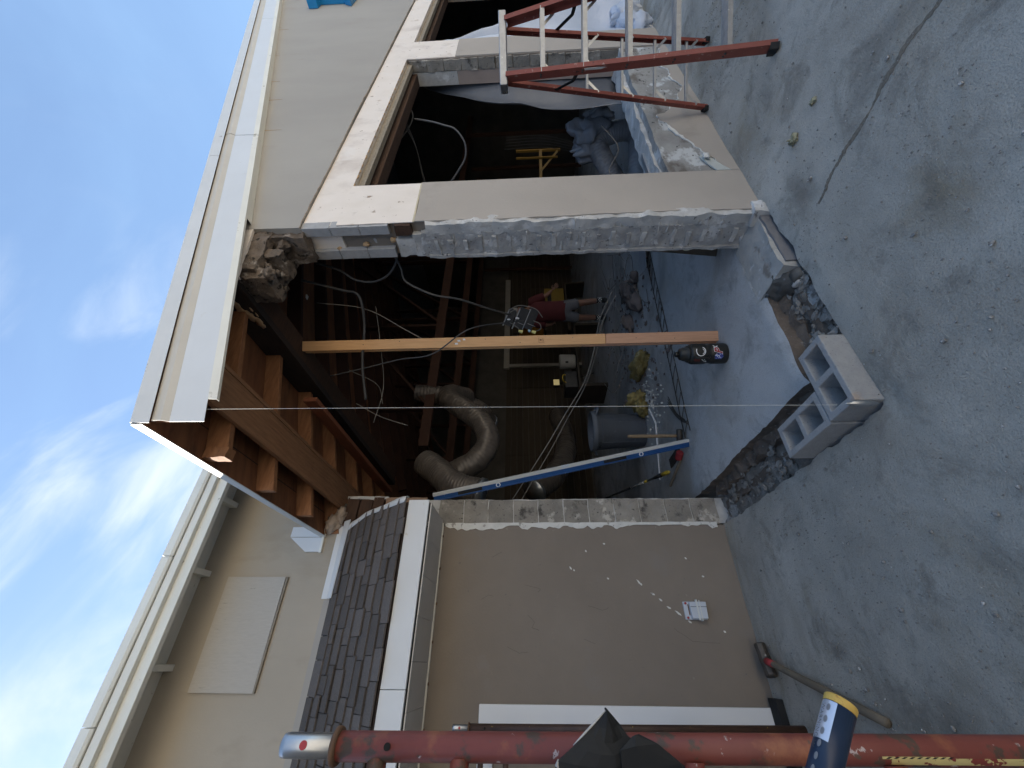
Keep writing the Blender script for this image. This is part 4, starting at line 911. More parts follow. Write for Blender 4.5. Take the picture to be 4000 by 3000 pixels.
# ------------------------------------------------------------------ step ladder
p = thing('step_ladder', 'red fibreglass step ladder with aluminium treads standing before the right wall', 'step ladder', (3.72, 1.07, 0))
FL, RL_, RR = Vector((3.094, .943, 0)), Vector((3.88, 1.575, 0)), Vector((4.299, 1.23, 0))
wdir = (RR-RL_).normalized(); FR = FL + wdir*.66
capc = Vector((3.72, 1.07, 1.70)); T = lambda s, d: capc + wdir*s + d
fd = ((FL+FR)*.5 - (RL_+RR)*.5); fd.z = 0; fd.normalize()
TFL, TFR = capc - wdir*.205 + fd*.045 - Vector((0, 0, .03)), capc + wdir*.205 + fd*.045 - Vector((0, 0, .03))
TRL, TRR = capc - wdir*.195 - fd*.05 - Vector((0, 0, .03)), capc + wdir*.195 - fd*.05 - Vector((0, 0, .03))
def channel(a, b, inward, depth, w_):                 # C-section rail
    a = Vector(a); b = Vector(b); d = (b-a).normalized(); inw = (inward - d*inward.dot(d)).normalized(); s_ = d.cross(inw)
    q = MB(); t = .004
    pr = [(-w_/2, 0), (w_/2, 0), (w_/2, depth), (w_/2-t, depth), (w_/2-t, t), (-w_/2+t, t), (-w_/2+t, depth), (-w_/2, depth)]
    q.prism([a + s_*x + inw*y for x, y in pr], b-a); return q
for a, b, i_, w_ in ((FL, TFL, wdir, .082), (FR, TFR, -wdir, .082)):
    r_ = obj('front_rail', channel(a + Vector((0, 0, .012)), b, i_, .03, w_), REDFIBRE, p)
    q = MB(); d = (b-a).normalized(); q.beam(a + Vector((0, 0, 0.001)), a + d*.05, .036, .09, fd); obj('foot', q, BLACK, r_)
    q = MB()
    for k in range(1, 6):
        z = .285*k; c = a.lerp(b, z/b.z)
        for s_ in (-.014, .014): q.blob(c + fd*s_ - i_*.001, (.008, .008, .008), 0, 1, 0, 8, 5)
    obj('rivet', q, STEELDK, r_)
for a, b, i_ in ((RL_, TRL, wdir), (RR, TRR, -wdir)):
    r_ = obj('rear_rail', channel(a + Vector((0, 0, .012)), b, i_, .025, .05), REDFIBRE, p)
    q = MB(); d = (b-a).normalized(); q.beam(a + Vector((0, 0, .001)), a + d*.04, .034, .058, fd); obj('foot', q, BLACK, r_)
for k in range(1, 6):
    z = .285*k; a = FL.lerp(TFL, z/TFL.z) + wdir*.006; b = FR.lerp(TFR, z/TFR.z) - wdir*.006
    q = MB(); q.prism([a + fd*.045, a + fd*.045 - Vector((0, 0, .03)), a + fd*.041 - Vector((0, 0, .03)), a + fd*.041 - Vector((0, 0, .004)), a - fd*.041 - Vector((0, 0, .004)), a - fd*.041 - Vector((0, 0, .024)), a - fd*.045 - Vector((0, 0, .024)), a - fd*.045], b-a); tr_ = obj('tread', q, ALU, p)
    q = MB()
    for s_ in (-.028, -.012, .004, .020): q.beam(a + fd*s_ + Vector((0, 0, .001)), b + fd*s_ + Vector((0, 0, .001)), .006, .003)
    obj('tread_grip', q, ALU, tr_)
    for e, o_, sg in ((a, b, 1), (b, a, -1)):
        q = MB(); dd = (o_-e).normalized(); q.beam(e + dd*.01 - Vector((0, 0, .10)) - fd*.03, e + dd*.10 - Vector((0, 0, .01)) - fd*.03, .018, .004, fd); obj('knee_brace', q, GALV, p)
for z in (.20, .48, .76, 1.05):
    a = RL_.lerp(TRL, z/TRL.z) + wdir*.004; b = RR.lerp(TRR, z/TRR.z) - wdir*.004
    q = MB(); q.beam(a, b, .028, .02, (0, 0, 1)); obj('rear_bar', q, ALU, p, bevel=.002)
    for e, o_ in ((a, b), (b, a)):
        q = MB(); dd = (o_-e).normalized(); q.beam(e - Vector((0, 0, .09)) + dd*.006, e + dd*.09 - Vector((0, 0, .008)), .018, .004, fd); obj('rear_brace', q, GALV, p)
q = MB(); q.hexa([capc + wdir*x + fd*y + Vector((0, 0, z)) for z in (-.032, .022) for x, y in ((-.255, -.075), (.255, -.075), (.255, .075), (-.255, .075))]); capo = obj('top_cap', q, ALU, p, bevel=.006)
q = MB()
for x in (-.24, .24):
    for y, z in ((-.05, -.012), (-.05, .006), (-.06, -.002)): q.tube([capc + wdir*(x*1.063) + fd*y + Vector((0, 0, z)), capc + wdir*(x*1.075) + fd*y + Vector((0, 0, z))], .005, 8)
obj('cap_rivet', q, STEELDK, capo)
for a, b in ((FL.lerp(TFL, .70), RL_.lerp(TRL, .78)), (FR.lerp(TFR, .70), RR.lerp(TRR, .78))):
    q = MB(); m_ = (a+b)*.5 - Vector((0, 0, .05)); q.beam(a, m_, .025, .004, wdir); q.beam(m_ + Vector((0, 0, .001)), b, .025, .004, wdir); obj('spreader', q, BLACK, p)
lb = FL.lerp(TFL, .62); q = MB(); q.prism([lb - wdir*.001 + fd*.02 + Vector((0, 0, -.10)), lb - wdir*.001 + fd*.03 + Vector((0, 0, -.02)), lb - wdir*.001 + fd*.022 + Vector((0, 0, .10)), lb - wdir*.001 - fd*.004 + Vector((0, 0, .09)), lb - wdir*.001 + fd*.004 + Vector((0, 0, -.06))], -wdir*.0015); obj('paint_smear', q, PEEL, p)

# ------------------------------------------------------------------ scaffold (foreground left)
sc = thing('scaffold', 'near red scaffold frame with galvanised pin, post running down the left foreground', 'scaffold', (-.115, .97, 0), 'scaffold frames')
def scaffold(p, x, y, zt, m_, r=.0215, near=True):
    q = MB(); q.tube([(x+.012, y+.03, 0), (x, y, zt)], r, 28); post = obj('post', q, m_, p, smooth=True)
    q = MB(); q.tube([(x+.012-1.5, y+.03, 0), (x-1.5, y, zt)], r, 20); obj('post', q, m_, p, smooth=True)
    for xx in (x, x-1.5):
        q = MB(); q.lathe([(.0185, -.06), (.0185, .088), (.0175, .097), (.012, .099)], (xx, y, zt), 24); pin = obj('coupling_pin', q, GALV, p, smooth=True)
        q = MB(); q.lathe([(.027, -.004), (.0285, .0), (.0285, .004), (.0255, .006)], (xx, y, zt), 28); obj('collar', q, RUST, p, smooth=True)
        q = MB(); dirc = Vector((-x, -y, 0)).normalized(); q.tube([Vector((xx, y, zt+.055)) + dirc*.0150, Vector((xx, y, zt+.055)) + dirc*.0192], .0068, 14); obj('pin_hole', q, REDHEAD, pin)
        q = MB(); q.tube([Vector((xx, y, zt-.095)) + dirc*.018, Vector((xx, y, zt-.095)) + dirc*.0222], .0058, 12); obj('bolt_hole', q, HOLEDK, p)
    for z in (zt-.075, zt-.22, zt-.62, zt-.95, zt-1.3):
        q = MB(); q.tube([(x-.012, y, z), (x-1.488, y, z)], .0165, 16); obj('rung', q, m_, p, smooth=True)
    for k in range(4):
        q = MB(); q.tube([(x-.35*k-.25, y, zt-.075), (x-.35*k-.25, y, zt-.62)], .0125, 12); obj('strut', q, m_, p, smooth=True)
    return post
post1 = scaffold(sc, -.123, .945, 1.905, REDPAINT)
# worn label on the lower part of the near post
def onpost(a, z, r=.0218):
    az = math.atan2(-.965, .112) + a; t = z/1.905; return Vector((-.111-.012*t + math.cos(az)*r, .975-.03*t + math.sin(az)*r, z))
rows_ = [[onpost(-.98 + .52*j/6, .96 - .32*i/20 + .002*nv((i, j, 0), 1.3)) for j in range(7)] for i in range(21)]
q = MB(); q.sheet(rows_); obj('worn_label', q, YELLOWPAINT, sc)
q = MB()
for k in range(9):
    z = .97 - k*.0125
    q.add([onpost(-.50, z, .0222), onpost(-.50, z-.006, .0222), onpost(-.38, z-.012, .0222), onpost(-.38, z-.006, .0222)], [(0, 1, 2, 3)])
obj('hazard_stripes', q, INK, sc)
rows_ = [[onpost(-.52 + .16*j/3, .975 - .115*i/10, .0220) for j in range(4)] for i in range(11)]
q = MB(); q.sheet(rows_); obj('stripe_backing', q, MATS['chipped_yellow_label'], sc)
rows_ = [[onpost(-.85 + .40*j/4, .725 - .022*i/3, .0222) for j in range(5)] for i in range(4)]
q = MB(); q.sheet(rows_); obj('label_square', q, INK, sc)
text('label_letter', 'A', .014, PALEYEL, sc, frame(onpost(-.66, .714, .0226), Vector((-math.sin(math.atan2(-.965, .112)-.66), math.cos(math.atan2(-.965, .112)-.66), 0)), (0, 0, 1)))

sc2 = thing('scaffold', 'far dark brown scaffold frame standing in front of the white door', 'scaffold', (-.31, 3.11, 0), 'scaffold frames')
scaffold(sc2, -.315, 3.11, 1.95, DARKPAINT, .0215, False)
p = thing('cross_brace', 'rusty thin cross brace between the two scaffold frames', 'brace', (-.3, 2, .9))
q = MB(); q.tube([(-.16, .95, .25), (-.34, 3.08, 1.1)], .010, 10); obj('brace_tube', q, RUST, p, smooth=True)
p = thing('scaffold_plank', 'weathered wooden plank laid between the scaffold frames', 'plank', (-.6, 2, .95))
q = MB(); q.box((-.82, .80, .945), (-.48, 3.3, .985)); obj('board', q, GREYWOOD, p, bevel=.004)
q = MB(); q.box((-.823, .797, .944), (-.477, .83, .986)); obj('end_cleat', q, RUST, p)

# black membrane draped over the scaffold close to the camera
def shp(x, y, d): 
    px, py = x*4000/2212, y*4000/2212
    c = Vector(((1500-py)/1582.1, (2000-px)/1582.1, 1)); return CAM + (r2*c.x + u2*c.y + fw*c.z)*d
p = thing('black_sheet', 'folded black membrane with pale torn edges draped over the red scaffold post', 'sheet', (-.25, .75, 1.4))
Bs = lambda x, y, d: shp(x, y, d)
rows_ = []
P0 = [(1308, 1535, .60), (1285, 1560, .60), (1262, 1585, .59), (1238, 1610, .585), (1205, 1640, .58), (1196, 1665, .575), (1180, 1720, .57), (1150, 1800, .57)]
P1 = [(1308.5, 1535, .60), (1318, 1570, .595), (1322, 1600, .59), (1325, 1625, .58), (1328, 1650, .575), (1330, 1680, .575), (1325, 1740, .57), (1320, 1800, .57)]
P2 = [(1309, 1535.5, .60), (1340, 1572, .60), (1358, 1598, .59), (1385, 1615, .585), (1420, 1635, .58), (1450, 1655, .575), (1500, 1710, .57), (1560, 1800, .57)]
for k in range(7):
    t = k/6; row = []
    for a_, b_, c_ in zip(P0, P1, P2):
        a1, b1, c1 = Bs(*a_), Bs(*b_), Bs(*c_)
        pt = a1.lerp(b1, t*2) if t <= .5 else b1.lerp(c1, t*2-1)
        pt = pt - fw*(.006*math.sin(t*math.pi*1.5) + .004*nv(pt, 14))
        row.append(pt)
    rows_.append(row)
q = MB(); q.sheet(rows_); sh = obj('membrane', q, BLACK, p, solid=.003)
fold = [[Bs(1366, 1592, .575), Bs(1372, 1588, .575), Bs(1380, 1586, .575)], [Bs(1340, 1620, .565), Bs(1372, 1612, .565), Bs(1420, 1606, .57)], [Bs(1345, 1668, .56), Bs(1400, 1660, .56), Bs(1470, 1648, .565)], [Bs(1345, 1760, .56), Bs(1430, 1760, .56), Bs(1560, 1740, .565)]]
q = MB(); q.sheet(fold); obj('folded_flap', q, BLACK, p, solid=.003)
q = MB(); q.tube([Bs(x, y, d-.002) for x, y, d in P0[:4]], [.0005, .0018, .0016, .0006], 6); q.tube([Bs(1206, 1640, .578), Bs(1203, 1652, .576), Bs(1212, 1672, .574)], [.001, .003, .002], 6); obj('torn_edge', q, BLACKEDGE, p, smooth=True)
q = MB(); q.blob(Bs(1222, 1656, .585), (.012, .012, .010), .3, 3, 2, 12, 8) if 0 else None

# navy gripped tool handle poking in at the bottom left
p = thing('tool_handle', 'navy and silver sleeved tool handle with a yellow wooden end, beside the red post', 'tool handle', (-.35, .55, .95))
E0 = shp(1818, 1512, .56); E1 = shp(1762, 1740, .50)
ax = (E1-E0).normalized(); rr = .0185; Lh = (E1-E0).length
def onh(s, a, r):
    o1 = (CAM - E0); o1 = (o1 - ax*o1.dot(ax)).normalized(); o2 = ax.cross(o1)
    return E0 + ax*s + (o1*math.cos(a) + o2*math.sin(a))*r
q = MB(); q.tube([E0 + ax*.002, E0 + ax*.004, E0 + ax*.012], [rr*.96, rr*1.03, rr*1.01], 30); obj('wood_end', q, mat('yellow_wood_end', (.60, .40, .10), (.50, .32, .07), 40, .6, .1, 60, .001, spots=[((.40, .20, .05), 70, .62, .05)]), p, smooth=False)
q = MB(); q.tube([E0 + ax*.0125, E0 + ax*Lh], [rr, rr*.97], 30); obj('sleeve', q, NAVY, p, smooth=True)
o1 = (CAM-E0); o1 = (o1 - ax*o1.dot(ax)).normalized(); o2 = ax.cross(o1); sg = 1 if o2.dot(u2) > 0 else -1
rows_ = [[onh(.013 + .050*i/8, sg*(.15 + 1.25*j/10), rr*1.012) for j in range(11)] for i in range(9)]
q = MB(); q.sheet(rows_); obj('silver_label', q, PALEBLUE, p, smooth=True)
rows_ = [[onh(.128 + .05*i/8, sg*(.15 + 1.35*j/10), rr*1.012) for j in range(11)] for i in range(9)]
q = MB(); q.sheet(rows_); obj('silver_label', q, PALEBLUE, p, smooth=True)
q = MB()
for k in range(9):
    s_ = .022 + k*.0155; c = sg*.62; ring = [onh(s_ + .0052*math.cos(t)*.9, c + .13*math.sin(t), rr*1.02) for t in [2*math.pi*i/14 for i in range(14)]]
    q.add([onh(s_, c, rr*1.03)] + ring, [(0, 1+i, 1+(i+1) % 14) for i in range(14)])
obj('grip_dimples', q, mat('worn_dimple_grey', (.16, .17, .19), None, 5, .6, 0), p)
def handtext(s_, size, s0, a):
    c = bpy.data.curves.new('lettering', 'FONT'); c.body = s_; c.size = size; c.align_x = 'LEFT'; c.align_y = 'CENTER'; c.space_character = 1.15
    t = bpy.data.objects.new('lettering', c); COL.objects.link(t)
    me = bpy.data.meshes.new_from_object(t.evaluated_get(bpy.context.evaluated_depsgraph_get())); bpy.data.objects.remove(t); me.materials.clear(); me.name = 'lettering'
    for v in me.vertices: v.co = onh(s0 + v.co.x, a - sg*0 + (v.co.y/rr)*(-sg if HT else sg), rr*1.02) - OFF[p.name]
    link('lettering', me, mat('grey_lettering', (.10, .105, .115), None, 5, .6, 0), p)
HT = True
handtext('WARNING-W', .0085, .018, sg*1.05)
q = MB(); q.sheet([[onh(.118 + .002*i, sg*(.75 + .5*j/5), rr*1.02) for j in range(6)] for i in range(2)]); obj('cross_mark', q, STWHITE, p)

# ------------------------------------------------------------------ sledgehammer on the ground by the left wall
GREYHANDLE = mat('weathered_handle_wood', (.20, .165, .12), (.14, .115, .085), 8, .8, .2, 30, .003)
def hammer(name, label, cat_, head_c, head_ax, hl, hr, p0, p1, r0, r1, mh, collar=None, mw=HANDLEWOOD):
    p = thing(name, label, cat_, (head_c[0], head_c[1], 0))
    c = Vector(head_c); a_ = Vector(head_ax).normalized()
    q = MB(); q.tube([c - a_*hl/2, c - a_*(hl/2-.008), c - a_*hl*.18, c, c + a_*hl*.18, c + a_*(hl/2-.008), c + a_*hl/2], [hr*.86, hr, hr*.98, hr*1.06, hr*.98, hr, hr*.86], 8); obj('head', q, mh, p, bevel=.003)
    P0, P1 = Vector(p0), Vector(p1); q = MB(); n = 10
    q.tube([P0.lerp(P1, i/n) for i in range(n+1)], [r0 + (r1-r0)*abs(math.sin(i/n*2.4)) for i in range(n+1)], 12); obj('handle', q, mw, p, smooth=True)
    if collar:
        q = MB(); q.tube([P0 + (P1-P0).normalized()*.012, P0 + (P1-P0).normalized()*.085], [r0*1.22, r0*1.16], 12); obj('collar', q, collar, p, smooth=True)
    return p
hammer('sledgehammer', 'old sledgehammer with red collar lying on the ground against the tan wall', 'sledgehammer', (.035, 3.30, .038), (.90, .25, 0), .19, .038, (.03, 3.27, .05), (-.20, 2.37, .022), .0175, .021, STEELDK, REDHEAD, GREYHANDLE)
hammer('hammer', 'short handled hammer standing on its head beside the grey barrel', 'hammer', (1.855, 3.635, SZ+.032), (.82, -.57, 0), .13, .030, (1.855, 3.635, SZ+.06), (1.92, 3.76, SZ+.50), .015, .018, STEELDK)
p = thing('mallet', 'red headed mallet with pale stick handle lying on the slab near the blue level', 'mallet', (1.70, 3.75, SZ))
q = MB(); q.tube([(1.715, 3.715, SZ+.035), (1.685, 3.79, SZ+.035)], .034, 16); obj('head', q, REDHEAD, p, bevel=.004)
q = MB(); q.beam((1.675, 3.78, SZ+.018), (1.575, 4.25, SZ+.016), .022, .022); obj('handle', q, GREYWOOD, p, bevel=.003)
q = MB(); q.box((1.72, 3.78, SZ+.004), (1.82, 4.12, SZ+.012)); o_ = obj('steel_plate', q, STEELDK, None, base=(1.77, 3.95, SZ)); tag(o_, 'thin dark steel plate lying flat behind the red mallet', 'steel plate')

p = thing('extension_pole', 'thin black extension pole with a yellow tip and printed band on the slab', 'pole', (1.70, 4.15, SZ))
q0, q1 = Vector((1.70, 4.16, SZ+.02)), Vector((1.95, 6.4, .95)); q = MB(); q.tube([q0.lerp(q1, .05), q1], .012, 10); obj('rod', q, BLACK, p, smooth=True)
q = MB(); q.tube([q0, q0.lerp(q1, .012), q0.lerp(q1, .05)], [.010, .022, .022], 12); obj('tip', q, YELLOW, p, smooth=True)
q = MB(); q.tube([q0.lerp(q1, .06), q0.lerp(q1, .11)], [.024, .016], 12); obj('clamp', q, BLACK, p, smooth=True)
q = MB(); q.tube([q0.lerp(q1, .165), q0.lerp(q1, .185)], .015, 12); obj('yellow_ring', q, YELLOW, p, smooth=True)
q = MB(); q.tube([q0.lerp(q1, .19), q0.lerp(q1, .30)], .0135, 12); obj('printed_band', q, PAPER, p, smooth=True)
q = MB()
for k in range(9): c = q0.lerp(q1, .20 + k*.011); q.tube([c, q0.lerp(q1, .206 + k*.011)], .0140, 10)
obj('band_print', q, INK, p)

# ------------------------------------------------------------------ grey barrel
bc = Vector((2.555, 4.84, SZ))
p = thing('trash_barrel', 'round grey plastic trash barrel standing on the dusty slab', 'trash barrel', bc)
q = MB(); q.lathe([(.20, 0), (.21, .01), (.245, .62), (.262, .625), (.268, .64), (.268, .69), (.258, .695), (.25, .69), (.238, .60), (.20, .03)], bc, 40); obj('barrel_body', q, GREYBIN, p, smooth=True)
ac = math.atan2(-bc.y, -bc.x)
def onb(a, z, r): return bc + Vector((math.cos(ac+a)*r, math.sin(ac+a)*r, z))
for a in (1.2, -1.9):
    q = MB(); q.tube(cat([onb(a-.25, .64, .262), onb(a-.2, .62, .31), onb(a, .61, .325), onb(a+.2, .62, .31), onb(a+.25, .64, .262)], 5), .018, 8); obj('grip', q, GREYBIN, p, smooth=True)
q = MB(); q.tube([onb(a_, .57, .2425) for a_ in [-.65 + 1.3*i/12 for i in range(13)]] + [onb(.65, .08, .2175)], .004, 6); q.tube([onb(-.65, .57, .2425), onb(-.65, .08, .2175)], .004, 6); obj('moulded_panel', q, GREYBIN, p)
def bartext(s_, size, a, z):
    c = bpy.data.curves.new('moulded_lettering', 'FONT'); c.body = s_; c.size = size; c.align_x = 'CENTER'; c.align_y = 'CENTER'
    t = bpy.data.objects.new('moulded_lettering', c); COL.objects.link(t)
    me = bpy.data.meshes.new_from_object(t.evaluated_get(bpy.context.evaluated_depsgraph_get())); bpy.data.objects.remove(t); me.materials.clear(); me.name = 'moulded_lettering'
    for v in me.vertices: v.co = onb(a + v.co.x/.245, z + v.co.y, .2465) - OFF[p.name]
    link('moulded_lettering', me, INK, p)
bartext('BRUTE', .042, -.85, .60)

# insulation clumps, foam crumbs
for k, (x, y, rx, ry, rz_, lb_) in enumerate(((3.19, 4.26, .10, .26, .10, 'long torn roll of yellow insulation lying behind the post'), (2.86, 4.56, .11, .14, .12, 'dark hollow clump of yellow insulation beside the barrel'), (2.70, 4.50, .08, .10, .08, 'small pale lump of yellow insulation in front of the barrel'))):
    q = MB(); q.blob((x, y, SZ+rz_*.75), (rx, ry, rz_), .7, 4.5, k+3, 26, 18)
    for j in range(4): q.blob((x+random.uniform(-rx, rx)*.7, y+random.uniform(-ry, ry)*.7, SZ+rz_*.6), (rx*.5, ry*.4, rz_*.5), .7, 5, k*9+j, 14, 10)
    o_ = obj('insulation', q, INSUL, None, smooth=True, base=(x, y, SZ)); tag(o_, lb_, 'insulation', 'torn insulation clumps on the slab')
for x, y, r_, lb_ in ((2.485, 1.19, .021, 'larger pale yellow foam lump on the concrete before the pier'), (2.485, .995, .013, 'smaller pale yellow foam lump farther out on the concrete')):
    q = MB(); q.blob((x, y, r_*.6), (r_, r_*1.3, r_*.8), 1.3, 6, r_*100, 18, 12); o_ = obj('foam_lump', q, FOAM, None, smooth=True, base=(x, y, 0)); tag(o_, lb_, 'foam lump', 'foam lumps on the concrete')
q = MB(); q.blob((3.13, YR-.022, .20), (.035, .012, .026), .8, 6, 7, 14, 9)
o_ = obj('plaster_chunk', q, PEEL, None, smooth=True, base=(3.13, YR-.02, .19)); tag(o_, 'crumpled white plaster flake stuck to the wall foot beside the pier', 'plaster flake')

# wire reinforcement lying on the slab
p = thing('wire_reinforcement', 'long ladder shaped masonry wire lying across the slab behind the post', 'wire', (2.8, 3.4, SZ))
q = MB(); pa, pb_ = Vector((1.80, 3.42, SZ+.008)), Vector((4.5, 3.16, SZ+.008))
for d in (0, .15): 
    q.tube(cat([pa.lerp(pb_, t) + Vector((0, d + .012*nv((t, d, 0), 5), .004*abs(nv((t, d, 1), 4)))) for t in [i/10 for i in range(11)]], 4), .005, 6)
obj('side_wire', q, STEELDK, p)
q = MB()
for i in range(18): c = pa.lerp(pb_, i/18+.02); q.tube([c + Vector((.05, 0, .006)), c + Vector((-.05, .15, .006))], .004, 6)
obj('cross_wire', q, STEELDK, p)
p = thing('wire_reinforcement', 'second bundle of masonry wire lying near the barrel on the slab', 'wire', (2.0, 3.9, SZ))
q = MB()
for k in range(4): q.tube(cat([(1.86 + .03*k, 3.42 + .02*k, SZ+.006), (2.05+.02*k, 3.62, SZ+.012), (2.32 + .02*k, 3.80 - .02*k, SZ+.006)], 5), .0035, 6)
obj('wire_strand', q, STEELDK, p)
p = thing('white_pipe', 'thin white plastic strip lying in front of the barrel', 'pipe', (2.1, 4.6, SZ))
q = MB(); q.tube([(1.76, 4.55, SZ+.012), (2.35, 4.28, SZ+.012), (2.62, 4.40, SZ+.012)], .010, 8); obj('strip', q, STWHITE, p)

# ------------------------------------------------------------------ ducts
def duct(label, pts, r, nrib, m_=DUCT, grp='flexible ducts in the building'):
    c = cat(pts, 14); p = thing('flexible_duct', label, 'duct', c[len(c)//2], grp)
    L_ = sum((c[i+1]-c[i]).length for i in range(len(c)-1)); path = []; rad = []
    n = int(nrib*6); acc = [0]
    for i in range(len(c)-1): acc.append(acc[-1] + (c[i+1]-c[i]).length)
    j = 0
    for i in range(n+1):
        s_ = L_*i/n
        while j < len(acc)-2 and acc[j+1] < s_: j += 1
        t = (s_-acc[j])/max(acc[j+1]-acc[j], 1e-6); path.append(c[j].lerp(c[j+1], min(t, 1)))
        rad.append(r*(1 + .014*math.sin(i/6*2*math.pi) + .05*nv((s_, 0, 0), 2.2)))
    q = MB(); q.tube(path, rad, 26)
    q.v = [tuple(Vector(v) + Vector(noise.noise_vector(Vector(v)*9))*.012) for v in q.v]
    obj('duct_skin', q, m_, p, smooth=True)
    q = MB(); e = path[-1]; d = (path[-1]-path[-2]).normalized(); q.tube([e - d*.02, e + d*.03], [r*1.08, r*1.08], 26); obj('end_band', q, GALV, p, smooth=True)
duct('large S curved grey duct hanging in the dark behind the plumb line', [(3.30, 5.10, 2.50), (3.16, 4.80, 2.68), (2.98, 4.64, 2.66), (2.78, 4.58, 2.43), (2.54, 4.54, 2.18), (2.28, 4.52, 2.08), (2.04, 4.52, 2.19), (1.88, 4.55, 2.45), (1.80, 4.62, 2.66)], .142, 56)
duct('short grey duct stub dropping beside the left wall behind the blue level', [(1.93, 4.35, 2.80), (1.80, 4.30, 2.62), (1.60, 4.22, 2.40), (1.50, 4.2, 2.1)], .15, 26)
duct('grey duct running up behind the big hanging duct', [(3.30, 4.95, 3.25), (3.28, 5.05, 2.75), (3.18, 5.25, 2.35), (3.15, 5.6, 2.2)], .13, 30)
duct('low grey duct curling along the back wall above the barrel', [(4.6, 7.9, .95), (4.0, 7.6, .85), (3.3, 7.1, .90), (2.7, 6.7, 1.15), (2.3, 6.4, 1.5)], .19, 40)
duct('grey duct elbow standing on the slab behind the sill of the first opening', [(5.05, 3.05, .22), (5.25, 2.75, .50), (5.45, 2.55, .62), (5.52, 2.46, .45), (5.5, 2.42, .2)], .125, 34, mat('pale_grey_duct', (.34, .34, .35), (.28, .28, .29), 12, .35, .3, 26, .006))
duct('short grey duct lying on the slab just inside the first opening', [(4.75, 2.75, .18), (4.95, 2.55, .20), (5.2, 2.42, .18)], .11, 16, MATS['pale_grey_duct'])

# ------------------------------------------------------------------ plastic sheets and bag
p = thing('plastic_sheet', 'milky plastic sheet hung across the second opening behind the step ladder', 'plastic sheet', (6.9, 1.75, 1.5))
rows_ = []
for i in range(22):
    t = i/21; row = []
    for j in range(26):
        s_ = j/25; z = 2.87 - 2.80*t
        xl = 6.145; xr = 6.20 + 1.5*min(1, max(0, t*1.25 - .02))
        x = xl + (xr-xl)*s_
        y = 1.74 + .06*math.sin(s_*9 + t*4) + .05*nv((x, z, 1), 2.5) - .10*t*s_
        row.append((x, y, z))
    rows_.append(row)
q = MB(); q.sheet(rows_); obj('sheet_film', q, PLASTIC, p, smooth=True, solid=.002)
p = thing('plastic_sheet', 'grey plastic sheet hung inside the first opening beside the second pier', 'plastic sheet', (5.5, 1.95, 1.5))
rows_ = []
for i in range(22):
    t = i/21; row = []
    for j in range(22):
        s_ = j/21; z = 2.80 - 2.32*t; w_ = .08 + 1.05*min(1, t*1.35)**.8
        x = 5.95 - w_*s_; y = 1.93 + .05*math.sin(s_*8+t*3) + .04*nv((x, z, 4), 2.5)
        row.append((x, y, z))
    rows_.append(row)
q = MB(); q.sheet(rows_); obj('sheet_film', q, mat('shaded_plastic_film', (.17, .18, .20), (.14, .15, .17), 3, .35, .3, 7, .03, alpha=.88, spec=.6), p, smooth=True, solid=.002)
p = thing('plastic_sheet', 'crumpled clear plastic heaped at the foot of the second opening', 'plastic sheet', (6.9, 1.7, .2))
q = MB()
for k in range(5): q.blob((6.4 + .28*k, 1.66 + .04*(k % 2), .12 + .05*(k % 3)), (.22, .12, .16), .8, 5, k+2, 18, 12)
obj('sheet_film', q, PLASTIC, p, smooth=True)
p = thing('plastic_bag', 'crumpled translucent plastic bag hanging over a duct inside the first opening', 'plastic bag', (5.45, 2.45, .8))
q = MB(); q.blob((5.50, 2.44, .78), (.13, .17, .20), .9, 3.2, 4, 30, 20); q.blob((5.46, 2.60, .72), (.10, .13, .22), .9, 3.2, 9, 26, 18); q.blob((5.56, 2.28, .60), (.07, .10, .16), .9, 3.2, 2, 24, 16)
obj('bag_film', q, BAG, p, smooth=True, solid=.001)
# ------------------------------------------------------------------ cables
def cable(label, pts, r, m_, grp='loose cables hanging in the building', n=9, name='cable', seg=7):
    q = MB(); q.tube(cat(pts, n), r, seg); o_ = obj(name, q, m_, None, smooth=True, base=pts[0]); return tag(o_, label, 'cable', grp)
cable('thick dark cable hanging straight down past the top of the post to a frayed end', [(2.50, 2.10, 3.35), (2.47, 2.19, 3.05), (2.44, 2.20, 2.93), (2.38, 2.26, 2.89), (2.26, 2.41, 2.895), (2.06, 2.56, 2.92), (1.93, 2.66, 2.92), (1.78, 2.76, 2.90)], .011, CABLEBK)
cable('grey twin cable sagging from the pier top to the dangling fixture', [(2.64, 1.98, 2.60), (2.57, 2.07, 2.55), (2.51, 2.14, 2.53), (2.47, 2.19, 2.44), (2.43, 2.24, 2.29), (2.47, 2.33, 2.11), (2.55, 2.52, 1.9), (2.70, 2.76, 1.72)], .0085, CABLE)
cable('curved dark conduit looping beside the pier top', [(2.60, 2.02, 3.22), (2.57, 2.07, 3.05), (2.52, 2.13, 2.93), (2.51, 2.15, 2.80), (2.53, 2.12, 2.68), (2.58, 2.06, 2.60), (2.64, 1.98, 2.56)], .010, CABLEBK)
cable('black cable dropping from the fixture across the face of the post', [(2.66, 2.80, 1.60), (2.45, 2.60, 1.75), (2.20, 2.40, 2.03), (2.04, 2.50, 2.32), (2.03, 2.55, 2.60), (2.0, 2.60, 2.86), (1.95, 2.65, 3.2)], .0055, CABLEBK)
cable('thin pale wire strung low across the slab from the post to the left wall', [(2.96, 2.75, .74), (2.75, 2.91, .86), (2.51, 3.08, .92), (2.26, 3.26, 1.02), (2.0, 3.42, 1.21), (1.72, 3.54, 1.40), (1.25, 3.72, 1.74)], .0045, CABLELT)
